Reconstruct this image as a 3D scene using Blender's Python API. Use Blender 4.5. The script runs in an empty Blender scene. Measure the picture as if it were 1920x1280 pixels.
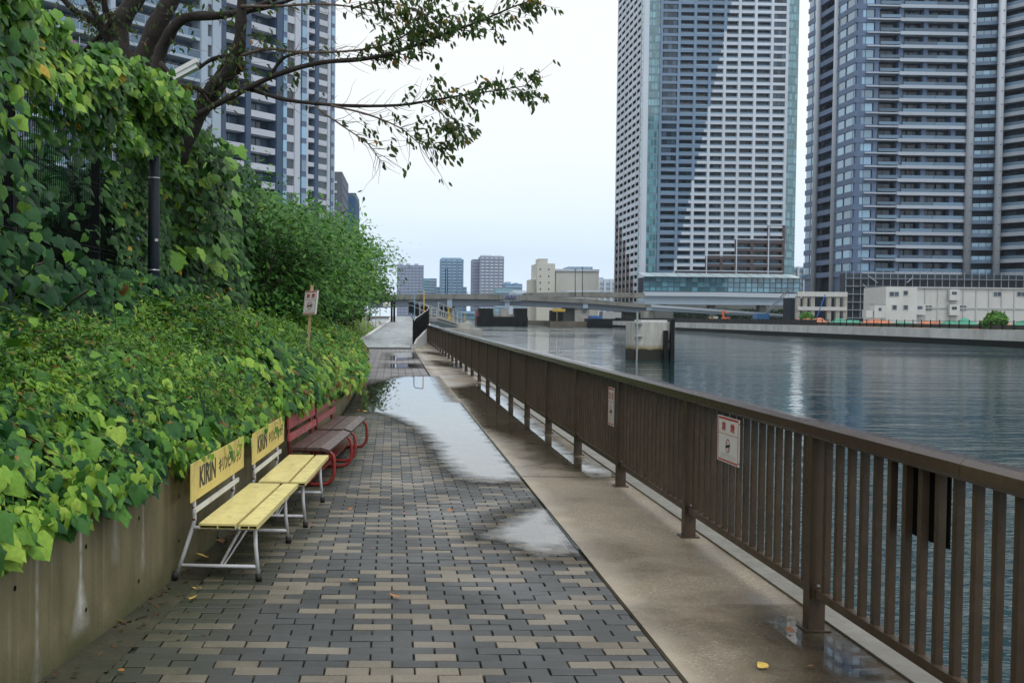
import bpy, math, random
import numpy as np
from mathutils import Matrix, Vector

random.seed(7)
RNG = np.random.default_rng(11)
SC = bpy.context.scene
COL = SC.collection

# ------------------------------------------------------------------ camera
F_PX, PPX, PPY, CAM_H = 2070.0, 785.0, 655.0, 1.572      # solved from the paving, posts and tower edges
def _k(x, y):
    v = np.array([(x - PPX) / F_PX, -(y - PPY) / F_PX, -1.0]); return v / np.linalg.norm(v)
_dy = _k(733, 592); _dz = -_k(146, 63600.0)
_dz = _dz - _dy * _dz.dot(_dy); _dz /= np.linalg.norm(_dz)
_dx = np.cross(_dy, _dz)
W2C = np.stack([_dx, _dy, _dz], 1)
cam_data = bpy.data.cameras.new('camera'); cam = bpy.data.objects.new('camera', cam_data); COL.objects.link(cam)
cam_data.sensor_fit = 'HORIZONTAL'; cam_data.sensor_width = 36.0
cam_data.lens = F_PX / 1920 * 36.0
cam_data.shift_x = (960 - PPX) / 1920; cam_data.shift_y = (PPY - 640) / 1920
cam_data.clip_start = 0.1; cam_data.clip_end = 9000
_R = Matrix([list(r) for r in W2C.T]).to_4x4()
cam.matrix_world = Matrix.Translation((0, 0, CAM_H)) @ _R
SC.camera = cam

# ------------------------------------------------------------------ sky, sun, exposure
SUN_EL, SUN_AZ = 62.0, 150.0     # an overcast noon: a broad soft sun high behind the towers' river side
w = bpy.data.worlds.new('World'); SC.world = w; w.use_nodes = True
nt = w.node_tree; nt.nodes.clear()
_o = nt.nodes.new('ShaderNodeOutputWorld'); _b = nt.nodes.new('ShaderNodeBackground')
sky = nt.nodes.new('ShaderNodeTexSky'); sky.sky_type = 'NISHITA'; sky.sun_disc = False
sky.sun_elevation = math.radians(SUN_EL); sky.sun_rotation = math.radians(SUN_AZ)
sky.air_density = 1.0; sky.dust_density = 2.0; sky.ozone_density = 1.0
_sm = nt.nodes.new('ShaderNodeMix'); _sm.data_type = 'RGBA'; _sm.blend_type = 'MULTIPLY'
_sm.inputs[0].default_value = 1.0; _sm.inputs[7].default_value = (0.11, 0.11, 0.11, 1)
nt.links.new(sky.outputs[0], _sm.inputs[6])
_tc = nt.nodes.new('ShaderNodeTexCoord'); _sx = nt.nodes.new('ShaderNodeSeparateXYZ')
nt.links.new(_tc.outputs['Generated'], _sx.inputs[0])
_mp = nt.nodes.new('ShaderNodeMapping'); _mp.inputs['Scale'].default_value = (1.0, 1.0, 5.0)
nt.links.new(_tc.outputs['Generated'], _mp.inputs[0])
_nz = nt.nodes.new('ShaderNodeTexNoise'); _nz.inputs['Scale'].default_value = 2.2; _nz.inputs['Detail'].default_value = 4
_nz.inputs['Roughness'].default_value = 0.45
nt.links.new(_mp.outputs[0], _nz.inputs[0])
_ma = nt.nodes.new('ShaderNodeMath'); _ma.operation = 'MULTIPLY_ADD'       # elevation + a little cloud structure
_ma.inputs[1].default_value = 0.15
nt.links.new(_nz.outputs[0], _ma.inputs[0]); nt.links.new(_sx.outputs[2], _ma.inputs[2])
_cr = nt.nodes.new('ShaderNodeValToRGB')
_cr.color_ramp.elements[0].position = 0.0; _cr.color_ramp.elements[0].color = (0.70, 0.81, 0.93, 1)
_cr.color_ramp.elements[1].position = 0.30; _cr.color_ramp.elements[1].color = (0.86, 0.875, 0.88, 1)
for p, c in ((0.075, (0.66, 0.77, 0.90, 1)), (0.115, (0.60, 0.73, 0.885, 1)), (0.165, (0.72, 0.82, 0.905, 1)), (0.22, (0.82, 0.87, 0.90, 1))):
    e = _cr.color_ramp.elements.new(p); e.color = c
nt.links.new(_ma.outputs[0], _cr.inputs[0])
_mx = nt.nodes.new('ShaderNodeMix'); _mx.data_type = 'RGBA'; _mx.inputs[0].default_value = 0.93   # cloud cover
nt.links.new(_sm.outputs[2], _mx.inputs[6]); nt.links.new(_cr.outputs[0], _mx.inputs[7])
nt.links.new(_mx.outputs[2], _b.inputs[0]); _b.inputs[1].default_value = 1.0
nt.links.new(_b.outputs[0], _o.inputs[0])
sd = bpy.data.lights.new('sun', 'SUN'); sun = bpy.data.objects.new('sun', sd); COL.objects.link(sun)
sd.energy = 1.3; sd.angle = math.radians(24); sd.color = (0.97, 0.985, 1.0)
_sd = Vector((math.sin(math.radians(SUN_AZ)) * math.cos(math.radians(SUN_EL)),
              math.cos(math.radians(SUN_AZ)) * math.cos(math.radians(SUN_EL)), math.sin(math.radians(SUN_EL))))
sun.rotation_euler = _sd.to_track_quat('Z', 'Y').to_euler(); sun.location = (0, 0, 60)
SC.view_settings.view_transform = 'Standard'; SC.view_settings.look = 'None'
SC.view_settings.exposure = 0.30; SC.view_settings.gamma = 1.0; SC.view_settings.use_curve_mapping = False
SC.cycles.max_bounces = 8; SC.cycles.transparent_max_bounces = 16; SC.cycles.volume_bounces = 1
SC.cycles.diffuse_bounces = 3; SC.cycles.glossy_bounces = 4; SC.cycles.caustics_reflective = False; SC.cycles.caustics_refractive = False
SC.cycles.use_denoising = True

# ------------------------------------------------------------------ pixel helpers (photo pixel -> direction)
def ray(x, y): return W2C.T @ _k(x, y)
def gnd(x, y, z=0.0):
    r = ray(x, y); t = (z - CAM_H) / r[2]; return (r[0] * t, r[1] * t)
def atY(x, y, Y):
    r = ray(x, y); t = Y / r[1]; return (r[0] * t, Y, r[2] * t + CAM_H)
def proj(X, Y, Z):
    c = W2C @ np.array([X, Y, Z - CAM_H]); return PPX - F_PX * c[0] / c[2], PPY + F_PX * c[1] / c[2]

# ------------------------------------------------------------------ materials
MATS = {}
def _new(name):
    m = bpy.data.materials.new(name); m.use_nodes = True; t = m.node_tree; t.nodes.clear()
    out = t.nodes.new('ShaderNodeOutputMaterial'); MATS[name] = m; return m, t, out
def node(t, kind, ins=None, **kw):
    n = t.nodes.new(kind)
    for k, v in kw.items(): setattr(n, k, v)
    for k, v in (ins or {}).items():
        if hasattr(v, 'is_output') or isinstance(v, bpy.types.NodeSocket): t.links.new(v, n.inputs[k])
        else: n.inputs[k].default_value = v
    return n
def rgba(c): return (c[0], c[1], c[2], 1)
def pos(t, scale=(1, 1, 1)):
    g = node(t, 'ShaderNodeNewGeometry'); m = node(t, 'ShaderNodeMapping', {0: g.outputs['Position'], 'Scale': scale}); return m.outputs[0]
def noise(t, vec, scale, detail=4, rough=.55):
    return node(t, 'ShaderNodeTexNoise', {'Vector': vec, 'Scale': scale, 'Detail': detail, 'Roughness': rough}).outputs[0]
def maprange(t, v, a, b, c=0., d=1.):
    return node(t, 'ShaderNodeMapRange', {0: v, 1: a, 2: b, 3: c, 4: d}).outputs[0]
def mixc(t, f, a, b, mode='MIX'):
    n = node(t, 'ShaderNodeMix', data_type='RGBA', blend_type=mode)
    for i, v in ((0, f), (6, a), (7, b)):
        if isinstance(v, bpy.types.NodeSocket): t.links.new(v, n.inputs[i])
        else: n.inputs[i].default_value = v if i == 0 else rgba(v)
    return n.outputs[2]
def math_(t, op, a, b=0.0):
    n = node(t, 'ShaderNodeMath', operation=op)
    for i, v in ((0, a), (1, b)):
        if isinstance(v, bpy.types.NodeSocket): t.links.new(v, n.inputs[i])
        else: n.inputs[i].default_value = v
    return n.outputs[0]

def mat(name, col, rough=.6, var=.18, scale=3., bump=0., bscale=60., metal=0., spec=.5, stain=None, sscale=(2, 2, .35), samt=.5, coat=0., piece=.10, grime=None, gamt=.5, gscale=14.):
    """plain surface: two-scale colour variation, optional vertical stains, fine bump"""
    m, t, out = _new(name); p = pos(t)
    n1 = noise(t, p, scale); n2 = noise(t, p, scale * 9, 3)
    a = maprange(t, n1, .3, .7); lo = [c * (1 - var) for c in col]; hi = [min(1, c * (1 + var)) for c in col]
    c = mixc(t, a, lo, hi)
    c = mixc(t, maprange(t, n2, .35, .65, 0, .35), c, lo)
    if stain is not None:
        s = maprange(t, noise(t, pos(t, sscale), 1.0, 6, .65), .48, .72, 0, samt)
        c = mixc(t, s, c, stain)
    if grime is not None: c = mixc(t, maprange(t, noise(t, p, gscale, 7, .7), .52, .66, 0, gamt), c, grime)
    oi = node(t, 'ShaderNodeObjectInfo'); c = mixc(t, maprange(t, oi.outputs['Random'], 0, 1, 0, piece * 2), c, [x * .35 for x in col])
    b = node(t, 'ShaderNodeBsdfPrincipled', {'Base Color': c, 'Metallic': metal, 'Specular IOR Level': spec, 'Coat Weight': coat})
    t.links.new(maprange(t, n2, .3, .7, max(0.02, rough - .08), min(1, rough + .08)), b.inputs['Roughness'])
    if bump:
        bn = node(t, 'ShaderNodeBump', {'Strength': bump, 'Distance': .01, 'Height': noise(t, p, bscale, 5)})
        t.links.new(bn.outputs[0], b.inputs['Normal'])
    t.links.new(b.outputs[0], out.inputs[0]); return m

def leafmat(name, ramp, rough=.42, trans=.22, spec=.3, tcol=(1.3, 1.3, .45)):
    rough += .06
    """leaf: hue from a per-leaf random value; light partly passes through the blade"""
    m, t, out = _new(name)
    at = node(t, 'ShaderNodeAttribute', attribute_name='tone')
    cr = node(t, 'ShaderNodeValToRGB', {0: at.outputs['Fac']})
    el = cr.color_ramp.elements
    el[0].position, el[0].color = ramp[0][0], rgba(ramp[0][1]); el[1].position, el[1].color = ramp[-1][0], rgba(ramp[-1][1])
    for p, c in ramp[1:-1]: e = el.new(p); e.color = rgba(c)
    c = mixc(t, maprange(t, noise(t, pos(t), 55, 3), .35, .7, 0, .3), cr.outputs[0], (.02, .045, .012))
    b = node(t, 'ShaderNodeBsdfPrincipled', {'Base Color': c, 'Roughness': rough, 'Specular IOR Level': spec})
    tc = mixc(t, 1.0, c, tcol, 'MULTIPLY')
    tr = node(t, 'ShaderNodeBsdfTranslucent', {0: tc})
    mx = node(t, 'ShaderNodeMixShader', {0: trans, 1: b.outputs[0], 2: tr.outputs[0]})
    t.links.new(mx.outputs[0], out.inputs[0]); return m

def glassmat(name, col, rough=.06, var=.5, scale=.25, spec=1.0):
    """window glass seen from outside: dark room behind, some panes with blinds, mirror-like coat"""
    m, t, out = _new(name)
    g = node(t, 'ShaderNodeNewGeometry'); oi = node(t, 'ShaderNodeObjectInfo')
    r = math_(t, 'FRACT', math_(t, 'ADD', g.outputs['Random Per Island'], oi.outputs['Random']))
    c = mixc(t, maprange(t, r, .1, .95, 0, var), col, [min(1, c * 2.4 + k) for c, k in zip(col, (.045, .065, .085))])
    b = node(t, 'ShaderNodeBsdfPrincipled', {'Base Color': c, 'Roughness': rough, 'Specular IOR Level': spec, 'IOR': 1.6})
    t.links.new(b.outputs[0], out.inputs[0]); return m

# ------------------------------------------------------------------ mesh helpers
WORLD = {}          # world matrix of every possible parent
def link(o, parent=None, world=None):
    COL.objects.link(o)
    WORLD[o] = world if world is not None else Matrix.Identity(4)
    if parent is not None:
        o.parent = parent; o.matrix_parent_inverse = WORLD[parent].inverted()
    return o
def tag(o, label=None, cat=None, group=None, kind=None):
    if label: o['label'] = label
    if cat: o['category'] = cat
    if group: o['group'] = group
    if kind: o['kind'] = kind
    return o
def empty(name, loc, label, cat, group=None):
    o = bpy.data.objects.new(name, None); o.empty_display_size = .2; o.location = loc
    link(o, None, Matrix.Translation(loc)); return tag(o, label, cat, group)

class MB:
    def __init__(s): s.v = []; s.f = []; s.m = []; s.cur = 0
    def add(s, vs, fs):
        n = len(s.v); s.v += [tuple(map(float, v)) for v in vs]
        for f in fs: s.f.append([n + i for i in f]); s.m.append(s.cur)
        return s
    def box(s, c, d, rz=0., ry=0., rx=0.):
        hx, hy, hz = d[0] / 2, d[1] / 2, d[2] / 2
        R = Matrix.Rotation(rz, 3, 'Z') @ Matrix.Rotation(ry, 3, 'Y') @ Matrix.Rotation(rx, 3, 'X') if (rz or ry or rx) else None
        vs = [(x, y, z) for z in (-hz, hz) for x, y in ((-hx, -hy), (hx, -hy), (hx, hy), (-hx, hy))]
        if R: vs = [tuple(R @ Vector(v)) for v in vs]
        vs = [(v[0] + c[0], v[1] + c[1], v[2] + c[2]) for v in vs]
        return s.add(vs, [(3, 2, 1, 0), (4, 5, 6, 7), (0, 1, 5, 4), (1, 2, 6, 5), (2, 3, 7, 6), (3, 0, 4, 7)])
    def b3(s, x0, x1, y0, y1, z0, z1): return s.box(((x0 + x1) / 2, (y0 + y1) / 2, (z0 + z1) / 2), (x1 - x0, y1 - y0, z1 - z0))
    def cbox(s, c, d, b=.004, rz=0.):
        """box with chamfered top edges"""
        hx, hy, hz = d[0] / 2, d[1] / 2, d[2] / 2
        ring = lambda x, y, z: [(-x, -y, z), (x, -y, z), (x, y, z), (-x, y, z)]
        vs = ring(hx, hy, -hz) + ring(hx, hy, hz - b) + ring(hx - b, hy - b, hz)
        if rz: R = Matrix.Rotation(rz, 3, 'Z'); vs = [tuple(R @ Vector(v)) for v in vs]
        vs = [(v[0] + c[0], v[1] + c[1], v[2] + c[2]) for v in vs]
        fs = [(3, 2, 1, 0), (8, 9, 10, 11)]
        for k in (0, 4):
            for i in range(4): j = (i + 1) % 4; fs.append((k + i, k + j, k + 4 + j, k + 4 + i))
        return s.add(vs, fs)
    def beam(s, a, b, w_, h_, up=(0, 0, 1)):
        a, b = Vector(a), Vector(b); d = (b - a).normalized(); u = Vector(up)
        if abs(d.dot(u)) > .98: u = Vector((1, 0, 0))
        x = d.cross(u).normalized(); u = x.cross(d)
        vs = []
        for p in (a, b):
            for i, j in ((-1, -1), (1, -1), (1, 1), (-1, 1)): vs.append(tuple(p + x * (i * w_ / 2) + u * (j * h_ / 2)))
        return s.add(vs, [(0, 1, 2, 3), (7, 6, 5, 4), (0, 4, 5, 1), (1, 5, 6, 2), (2, 6, 7, 3), (3, 7, 4, 0)])
    def tube(s, pts, rad, n=8, cap=True):
        pts = [Vector(p) for p in pts]; k = len(pts)
        rad = rad if hasattr(rad, '__len__') else [rad] * k
        vs = []; u = None
        for i, p in enumerate(pts):
            d = (pts[min(i + 1, k - 1)] - pts[max(i - 1, 0)])
            d = d.normalized() if d.length > 1e-9 else Vector((0, 0, 1))
            if u is None: u = Vector((0, 0, 1)) if abs(d.z) < .9 else Vector((1, 0, 0))
            u = (u - d * u.dot(d)); u = u.normalized() if u.length > 1e-6 else d.orthogonal().normalized()
            v = d.cross(u)
            for j in range(n):
                a = 2 * math.pi * j / n; vs.append(tuple(p + (u * math.cos(a) + v * math.sin(a)) * rad[i]))
        fs = [(i * n + j, i * n + (j + 1) % n, (i + 1) * n + (j + 1) % n, (i + 1) * n + j) for i in range(k - 1) for j in range(n)]
        if cap: fs += [tuple(range(n - 1, -1, -1)), tuple((k - 1) * n + j for j in range(n))]
        return s.add(vs, fs)
    def sheet(s, pts, z=None):
        vs = [(p[0], p[1], p[2] if z is None else z) for p in pts]; return s.add(vs, [tuple(range(len(vs)))])
    def prism(s, poly, z0, z1):
        n = len(poly); vs = [(p[0], p[1], z0) for p in poly] + [(p[0], p[1], z1) for p in poly]
        return s.add(vs, [tuple(range(n - 1, -1, -1)), tuple(range(n, 2 * n))] + [(i, (i + 1) % n, n + (i + 1) % n, n + i) for i in range(n)])
    def strip(s, L, R_):
        """quads between two polylines"""
        n = len(L); return s.add(list(L) + list(R_), [(i, n + i, n + i + 1, i + 1) for i in range(n - 1)])
    def mesh(s, name, mats, smooth=False):
        me = bpy.data.meshes.new(name); me.from_pydata(s.v, [], s.f)
        for m in (mats if isinstance(mats, (list, tuple)) else [mats]): me.materials.append(m)
        if any(s.m): me.polygons.foreach_set('material_index', s.m)
        if smooth: me.polygons.foreach_set('use_smooth', [True] * len(me.polygons))
        me.update(); return me
    def build(s, name, mats, parent=None, smooth=False, **kw):
        o = bpy.data.objects.new(name, s.mesh(name, mats, smooth)); link(o, parent); return tag(o, **kw)

_UNIT = {}
def unit_cube(m):
    if m.name not in _UNIT: _UNIT[m.name] = MB().box((0, 0, 0), (1, 1, 1)).mesh('block_' + m.name, m)
    return _UNIT[m.name]
def emit(parent, name, m, boxes, limit=300):
    """alike box pieces: the ones that show largest become objects, the rest one joined part"""
    def size(b):
        c, d = b[0], b[1]
        if c[1] < 1: return 0
        x, y = proj(*c); s = max(d) / c[1]
        return s if (-40 < x < 1960 and -40 < y < 1320) else s * 1e-3
    bs = sorted(boxes, key=size, reverse=True)
    inv = WORLD[parent].inverted(); me = unit_cube(m)
    for c, d, rz in bs[:limit]:
        o = bpy.data.objects.new(name, me); COL.objects.link(o); o.parent = parent; o.matrix_parent_inverse = inv
        o.location = c; o.rotation_euler = (0, 0, rz); o.scale = d
    if len(bs) > limit:
        mb = MB()
        for c, d, rz in bs[limit:]: mb.box(c, d, rz)
        mb.build(name + 's', m, parent, kind='stuff')

def copy_tree(src, loc, rz, parent=None, **kw):
    c = src.copy(); COL.objects.link(c)
    if parent is None:
        c.location = loc; c.rotation_euler = (0, 0, rz); tag(c, **kw)
    else: c.parent = parent
    for ch in list(src.children): copy_tree(ch, None, None, c)
    return c

_FONT_CACHE = {}
def text_mesh(s, size, depth=.0006, bold=0.0, sx=1.0):
    cu = bpy.data.curves.new('lettering', 'FONT'); cu.body = s; cu.size = size; cu.extrude = depth; cu.offset = bold
    cu.align_x = 'CENTER'; cu.align_y = 'CENTER'; cu.resolution_u = 3
    o = bpy.data.objects.new('lettering_tmp', cu); COL.objects.link(o)
    bpy.context.view_layer.update()
    me = bpy.data.meshes.new_from_object(o.evaluated_get(bpy.context.evaluated_depsgraph_get()))
    bpy.data.objects.remove(o)
    me.transform(Matrix.Diagonal((sx, 1, 1, 1))); return me
def lettering(s, size, m, parent, mtx, bold=0.0, sx=1.0, name='lettering'):
    """flat lettering: mtx places its x (reading) / y (up) plane in the parent's space"""
    me = text_mesh(s, size, bold=bold, sx=sx); me.transform(mtx); me.materials.clear(); me.materials.append(m)
    o = bpy.data.objects.new(name, me); link(o, parent); return o
def frame(origin, xdir, ydir):
    x = Vector(xdir).normalized(); y = Vector(ydir).normalized(); z = x.cross(y)
    M_ = Matrix((x, y, z)).transposed().to_4x4(); M_.translation = Vector(origin); return M_

def worn_marks(m, parent, origin, xdir, ydir, width, height, n, seed, name='worn_lettering'):
    """a line of lettering too small or too worn to read: a few strokes per character cell"""
    rs = random.Random(seed); o = Vector(origin); X = Vector(xdir).normalized(); Y = Vector(ydir).normalized(); mb = MB(); cw = width / n
    def q(u0, u1, v0, v1): mb.add([tuple(o + X * u + Y * v) for u, v in ((u0, v0), (u1, v0), (u1, v1), (u0, v1))], [(0, 1, 2, 3)])
    for i in range(n):
        if rs.random() < .08: continue
        c = -width / 2 + cw * (i + .5); w_, h_, s_ = cw * .40, height * .5, height * .13
        for k in range(rs.randint(2, 4)):
            if rs.random() < .5: x = c + rs.uniform(-w_, w_); q(x - s_ / 2, x + s_ / 2, -h_ * rs.uniform(.3, 1), h_ * rs.uniform(.3, 1))
            else: y = rs.uniform(-h_, h_); q(c - w_ * rs.uniform(.4, 1), c + w_ * rs.uniform(.4, 1), y - s_ / 2, y + s_ / 2)
    return mb.build(name, m, parent)

# ------------------------------------------------------------------ leaves
def _tmpl(right, ctr=.4, fold=.22, droop=.18):
    """leaf outline from the right half (first and last point on the midrib)"""
    left = [(-x, y) for x, y in right[1:-1]][::-1]
    pts = right + left; v = [(0, ctr)] + pts
    v = [(x, y, -fold * abs(x) - droop * y * y) for x, y in v]; n = len(pts)
    return np.array(v, float), np.array([(0, 1 + i, 1 + (i + 1) % n) for i in range(n)], int)
IVY = _tmpl([(0, .06), (.22, -.07), (.43, .04), (.45, .24), (.49, .44), (.29, .62), (0, 1)], .38, .3, .25)
IVYC = _tmpl([(0, .02), (.30, -.04), (.42, .12), (.40, .30), (.40, .46), (.24, .68), (0, .95)], .42, .75, .5)
HEART = _tmpl([(0, .08), (.24, -.1), (.46, .08), (.43, .38), (.22, .7), (0, 1)], .35, .3, .3)
BIG = _tmpl([(0, .08), (.25, -.1), (.5, .02), (.42, .22), (.6, .42), (.34, .5), (.3, .72), (0, 1)], .4, .2, .25)
LANCE = _tmpl([(0, 0), (.15, .18), (.21, .45), (.12, .78), (0, 1)], .45, .35, .25)
SMALL = (np.array([(0, 0, 0), (.19, .42, -.05), (0, 1, -.16), (-.19, .42, -.05), (0, .45, .0)], float), np.array([(0, 1, 4), (1, 2, 4), (2, 3, 4), (3, 0, 4)], int))

def unit(a): return a / np.maximum(np.linalg.norm(a, axis=1, keepdims=True), 1e-9)
def leaves(name, P, N, T, S, tone, tm, m, parent=None, smooth=True, **kw):
    tv, tf = tm; n, k, f = len(P), len(tv), len(tf)
    N = unit(N); T = unit(T - N * np.sum(T * N, 1, keepdims=True)); B = np.cross(T, N)
    S = np.asarray(S)[:, None, None]
    co = P[:, None, :] + S * (tv[None, :, 0:1] * B[:, None] + tv[None, :, 1:2] * T[:, None] + tv[None, :, 2:3] * N[:, None])
    me = bpy.data.meshes.new(name)
    me.vertices.add(n * k); me.vertices.foreach_set('co', co.astype(np.float32).ravel())
    idx = (tf[None] + (np.arange(n) * k)[:, None, None]).astype(np.int32).ravel()
    me.loops.add(len(idx)); me.loops.foreach_set('vertex_index', idx)
    me.polygons.add(n * f); me.polygons.foreach_set('loop_start', np.arange(0, len(idx), 3, dtype=np.int32))
    a = me.attributes.new('tone', 'FLOAT', 'POINT'); a.data.foreach_set('value', np.repeat(np.asarray(tone, np.float32), k))
    me.materials.append(m); me.update(calc_edges=True)
    if smooth: me.polygons.foreach_set('use_smooth', np.ones(n * f, bool))
    o = bpy.data.objects.new(name, me); link(o, parent); return tag(o, **kw)
def rnd(n, s=1.0): return RNG.normal(0, s, (n, 3))

# ================================================================== materials used by the near scene
def paver_mat(name, col, var):
    m, t, out = _new(name); p = pos(t)
    g = node(t, 'ShaderNodeNewGeometry'); oi = node(t, 'ShaderNodeObjectInfo')
    r = math_(t, 'FRACT', math_(t, 'ADD', g.outputs['Random Per Island'], oi.outputs['Random']))
    c = mixc(t, r, [x * (1 - var) for x in col], [x * (1 + var) for x in col])
    grit = maprange(t, noise(t, p, 75, 4, .7), .35, .65)
    c = mixc(t, math_(t, 'MULTIPLY', grit, .45), c, [x * .45 for x in col])
    c = mixc(t, maprange(t, noise(t, p, 130, 1), .63, .74, 0, .6), c, [min(1, x * 2.2) for x in col])     # pale grains
    worn = maprange(t, noise(t, p, 2.6, 5), .5, .75, 0, .42)
    c = mixc(t, worn, c, [x * 1.5 for x in col])
    s = node(t, 'ShaderNodeSeparateXYZ', {0: g.outputs['Position']})
    # moss and grime gather along the wall side of the walk
    dx = math_(t, 'SUBTRACT', math_(t, 'ADD', s.outputs[0], 1.62), math_(t, 'MULTIPLY', math_(t, 'MINIMUM', s.outputs[1], 15.0), .058))
    moss = math_(t, 'MULTIPLY', maprange(t, math_(t, 'SUBTRACT', dx, math_(t, 'MULTIPLY', noise(t, p, 5, 6), .8)), -.22, .42, 1, 0), .75)
    moss = math_(t, 'MULTIPLY', moss, maprange(t, s.outputs[1], 18, 24, 1, 0))
    c = mixc(t, moss, c, (.035, .042, .016))
    wet = maprange(t, noise(t, p, .9, 4), .38, .66)
    b = node(t, 'ShaderNodeBsdfPrincipled', {'Base Color': c, 'Roughness': maprange(t, wet, 0, 1, .62, .36), 'Specular IOR Level': .5})
    bn = node(t, 'ShaderNodeBump', {'Strength': .35, 'Distance': .003, 'Height': noise(t, p, 300, 4)})
    t.links.new(bn.outputs[0], b.inputs['Normal']); t.links.new(b.outputs[0], out.inputs[0]); return m
M_PDARK = paver_mat('paver_dark_grey', (.047, .051, .052), .26)
M_PTAN = paver_mat('paver_sand', (.175, .152, .115), .26)
M_PMAUVE = paver_mat('paver_mauve_grey', (.175, .165, .17), .12)
M_PLIGHT = paver_mat('paver_light_grey', (.34, .38, .40), .5)
M_JOINT = mat('joint_sand', (.030, .032, .026), .9, .4, 30)
M_GUTTER = mat('gutter_concrete', (.050, .048, .026), .8, .4, 4, .5, 120, stain=(.02, .03, .008), sscale=(3, 3, 3), samt=.8)

def wet_concrete():
    m, t, out = _new('wet_concrete'); p = pos(t)
    base = mixc(t, maprange(t, noise(t, p, 1.1, 6), .3, .7), (.175, .138, .092), (.29, .243, .172))
    base = mixc(t, maprange(t, noise(t, p, 60, 5, .75), .42, .60, 0, .7), base, (.115, .088, .058))
    base = mixc(t, maprange(t, noise(t, p, 85, 1), .60, .68, 0, .75), base, (.44, .40, .33))
    s = node(t, 'ShaderNodeSeparateXYZ', {0: node(t, 'ShaderNodeNewGeometry').outputs['Position']})
    edge = maprange(t, math_(t, 'ADD', math_(t, 'ABSOLUTE', math_(t, 'SUBTRACT', s.outputs[0], 1.3)), math_(t, 'MULTIPLY', noise(t, p, 2.2, 4), .34)), .18, .33, 1, 0)
    base = mixc(t, math_(t, 'MULTIPLY', edge, .75), base, (.40, .35, .27))       # pale dry margin beside the paving
    wet = maprange(t, noise(t, p, .75, 6), .42, .58)
    c = mixc(t, math_(t, 'MULTIPLY', wet, .55), base, (.105, .078, .05))
    c = mixc(t, maprange(t, noise(t, p, 3.2, 5), .54, .72, 0, .3), c, (.19, .125, .065))
    b = node(t, 'ShaderNodeBsdfPrincipled', {'Base Color': c, 'Roughness': maprange(t, wet, 0, 1, .6, .24), 'Specular IOR Level': .5})
    bn = node(t, 'ShaderNodeBump', {'Strength': .25, 'Distance': .004, 'Height': noise(t, p, 180, 5)})
    t.links.new(bn.outputs[0], b.inputs['Normal']); t.links.new(b.outputs[0], out.inputs[0]); return m
M_WETC = wet_concrete()
M_CONC = mat('quay_concrete', (.36, .36, .33), .75, .2, 2, .4, 90, stain=(.12, .11, .08), samt=.6)
M_CONCN = mat('new_concrete', (.50, .51, .50), .8, .1, 2, .3, 90)
def wall_mat():
    m, t, out = _new('retaining_concrete'); p = pos(t)
    c = mixc(t, maprange(t, noise(t, p, 1.6, 6), .3, .7), (.13, .112, .050), (.27, .240, .135))
    v = maprange(t, noise(t, pos(t, (5, 5, .18)), 1.2, 7, .7), .45, .7)
    c = mixc(t, math_(t, 'MULTIPLY', v, .62), c, (.085, .078, .036))                 # algae runs
    v2 = maprange(t, noise(t, pos(t, (9, 9, .3)), 1.5, 4, .6), .62, .78)
    c = mixc(t, math_(t, 'MULTIPLY', v2, .5), c, (.42, .40, .33))
    s = node(t, 'ShaderNodeSeparateXYZ', {0: node(t, 'ShaderNodeNewGeometry').outputs['Position']})
    for yc, z0, z1, hw, am in ((5.16, .07, .34, .085, .9), (4.70, -.1, .14, .07, .45), (6.02, .16, .44, .035, .35), (5.6, .3, .6, .05, .3)):        # lime bloom streaks
        dy = math_(t, 'ABSOLUTE', math_(t, 'SUBTRACT', s.outputs[1], yc))
        wid = maprange(t, s.outputs[2], z0, z1, hw, .014)
        a = math_(t, 'MULTIPLY', maprange(t, math_(t, 'DIVIDE', dy, wid), .1, 1.7, 1, 0), maprange(t, s.outputs[2], z0 - .02, z0 + .06, 0, 1))
        a = math_(t, 'MULTIPLY', a, maprange(t, noise(t, p, 16, 4), .3, .62, .35, .95))
        c = mixc(t, math_(t, 'MULTIPLY', a, am), c, (.62, .62, .58))
    low = maprange(t, math_(t, 'ADD', s.outputs[2], math_(t, 'MULTIPLY', noise(t, p, 6, 5), .3)), .12, .34, .8, 0)
    c = mixc(t, low, c, (.062, .068, .024))                                            # moss at the foot
    c = mixc(t, maprange(t, noise(t, p, 95, 3), .66, .74, 0, .8), c, (.05, .045, .03))   # pinholes
    b = node(t, 'ShaderNodeBsdfPrincipled', {'Base Color': c, 'Roughness': .78})
    bn = node(t, 'ShaderNodeBump', {'Strength': .35, 'Distance': .008, 'Height': noise(t, p, 45, 7)})
    t.links.new(bn.outputs[0], b.inputs['Normal']); t.links.new(b.outputs[0], out.inputs[0]); return m
M_WALL = wall_mat()
M_SOIL = mat('soil', (.030, .024, .014), .95, .4, 6, .6, 40)
M_RAIL = mat('railing_brown', (.064, .043, .026), .42, .28, 6, .12, 70, spec=.4, stain=(.028, .020, .010), sscale=(9, 9, 1.2), samt=.6, piece=.16, grime=(.105, .080, .055), gamt=.35, gscale=9.)
M_RAILTOP = mat('railing_cap', (.050, .034, .026), .2, .06, 4, spec=.6)
M_BLACK = mat('black_paint', (.008, .009, .011), .5, .2, 6, spec=.2)
M_DARK = mat('dark_recess', (.006, .006, .006), .9, .2, 6, spec=.1)
M_STEEL = mat('galvanised', (.45, .47, .48), .38, .12, 8, metal=.7)
M_SIGN = mat('sign_white', (.76, .75, .73), .4, .05, 5)
M_RED = mat('sign_red', (.48, .06, .055), .5, .1, 9)
M_INK = mat('ink_black', (.02, .02, .022), .5, .1, 9)
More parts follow.
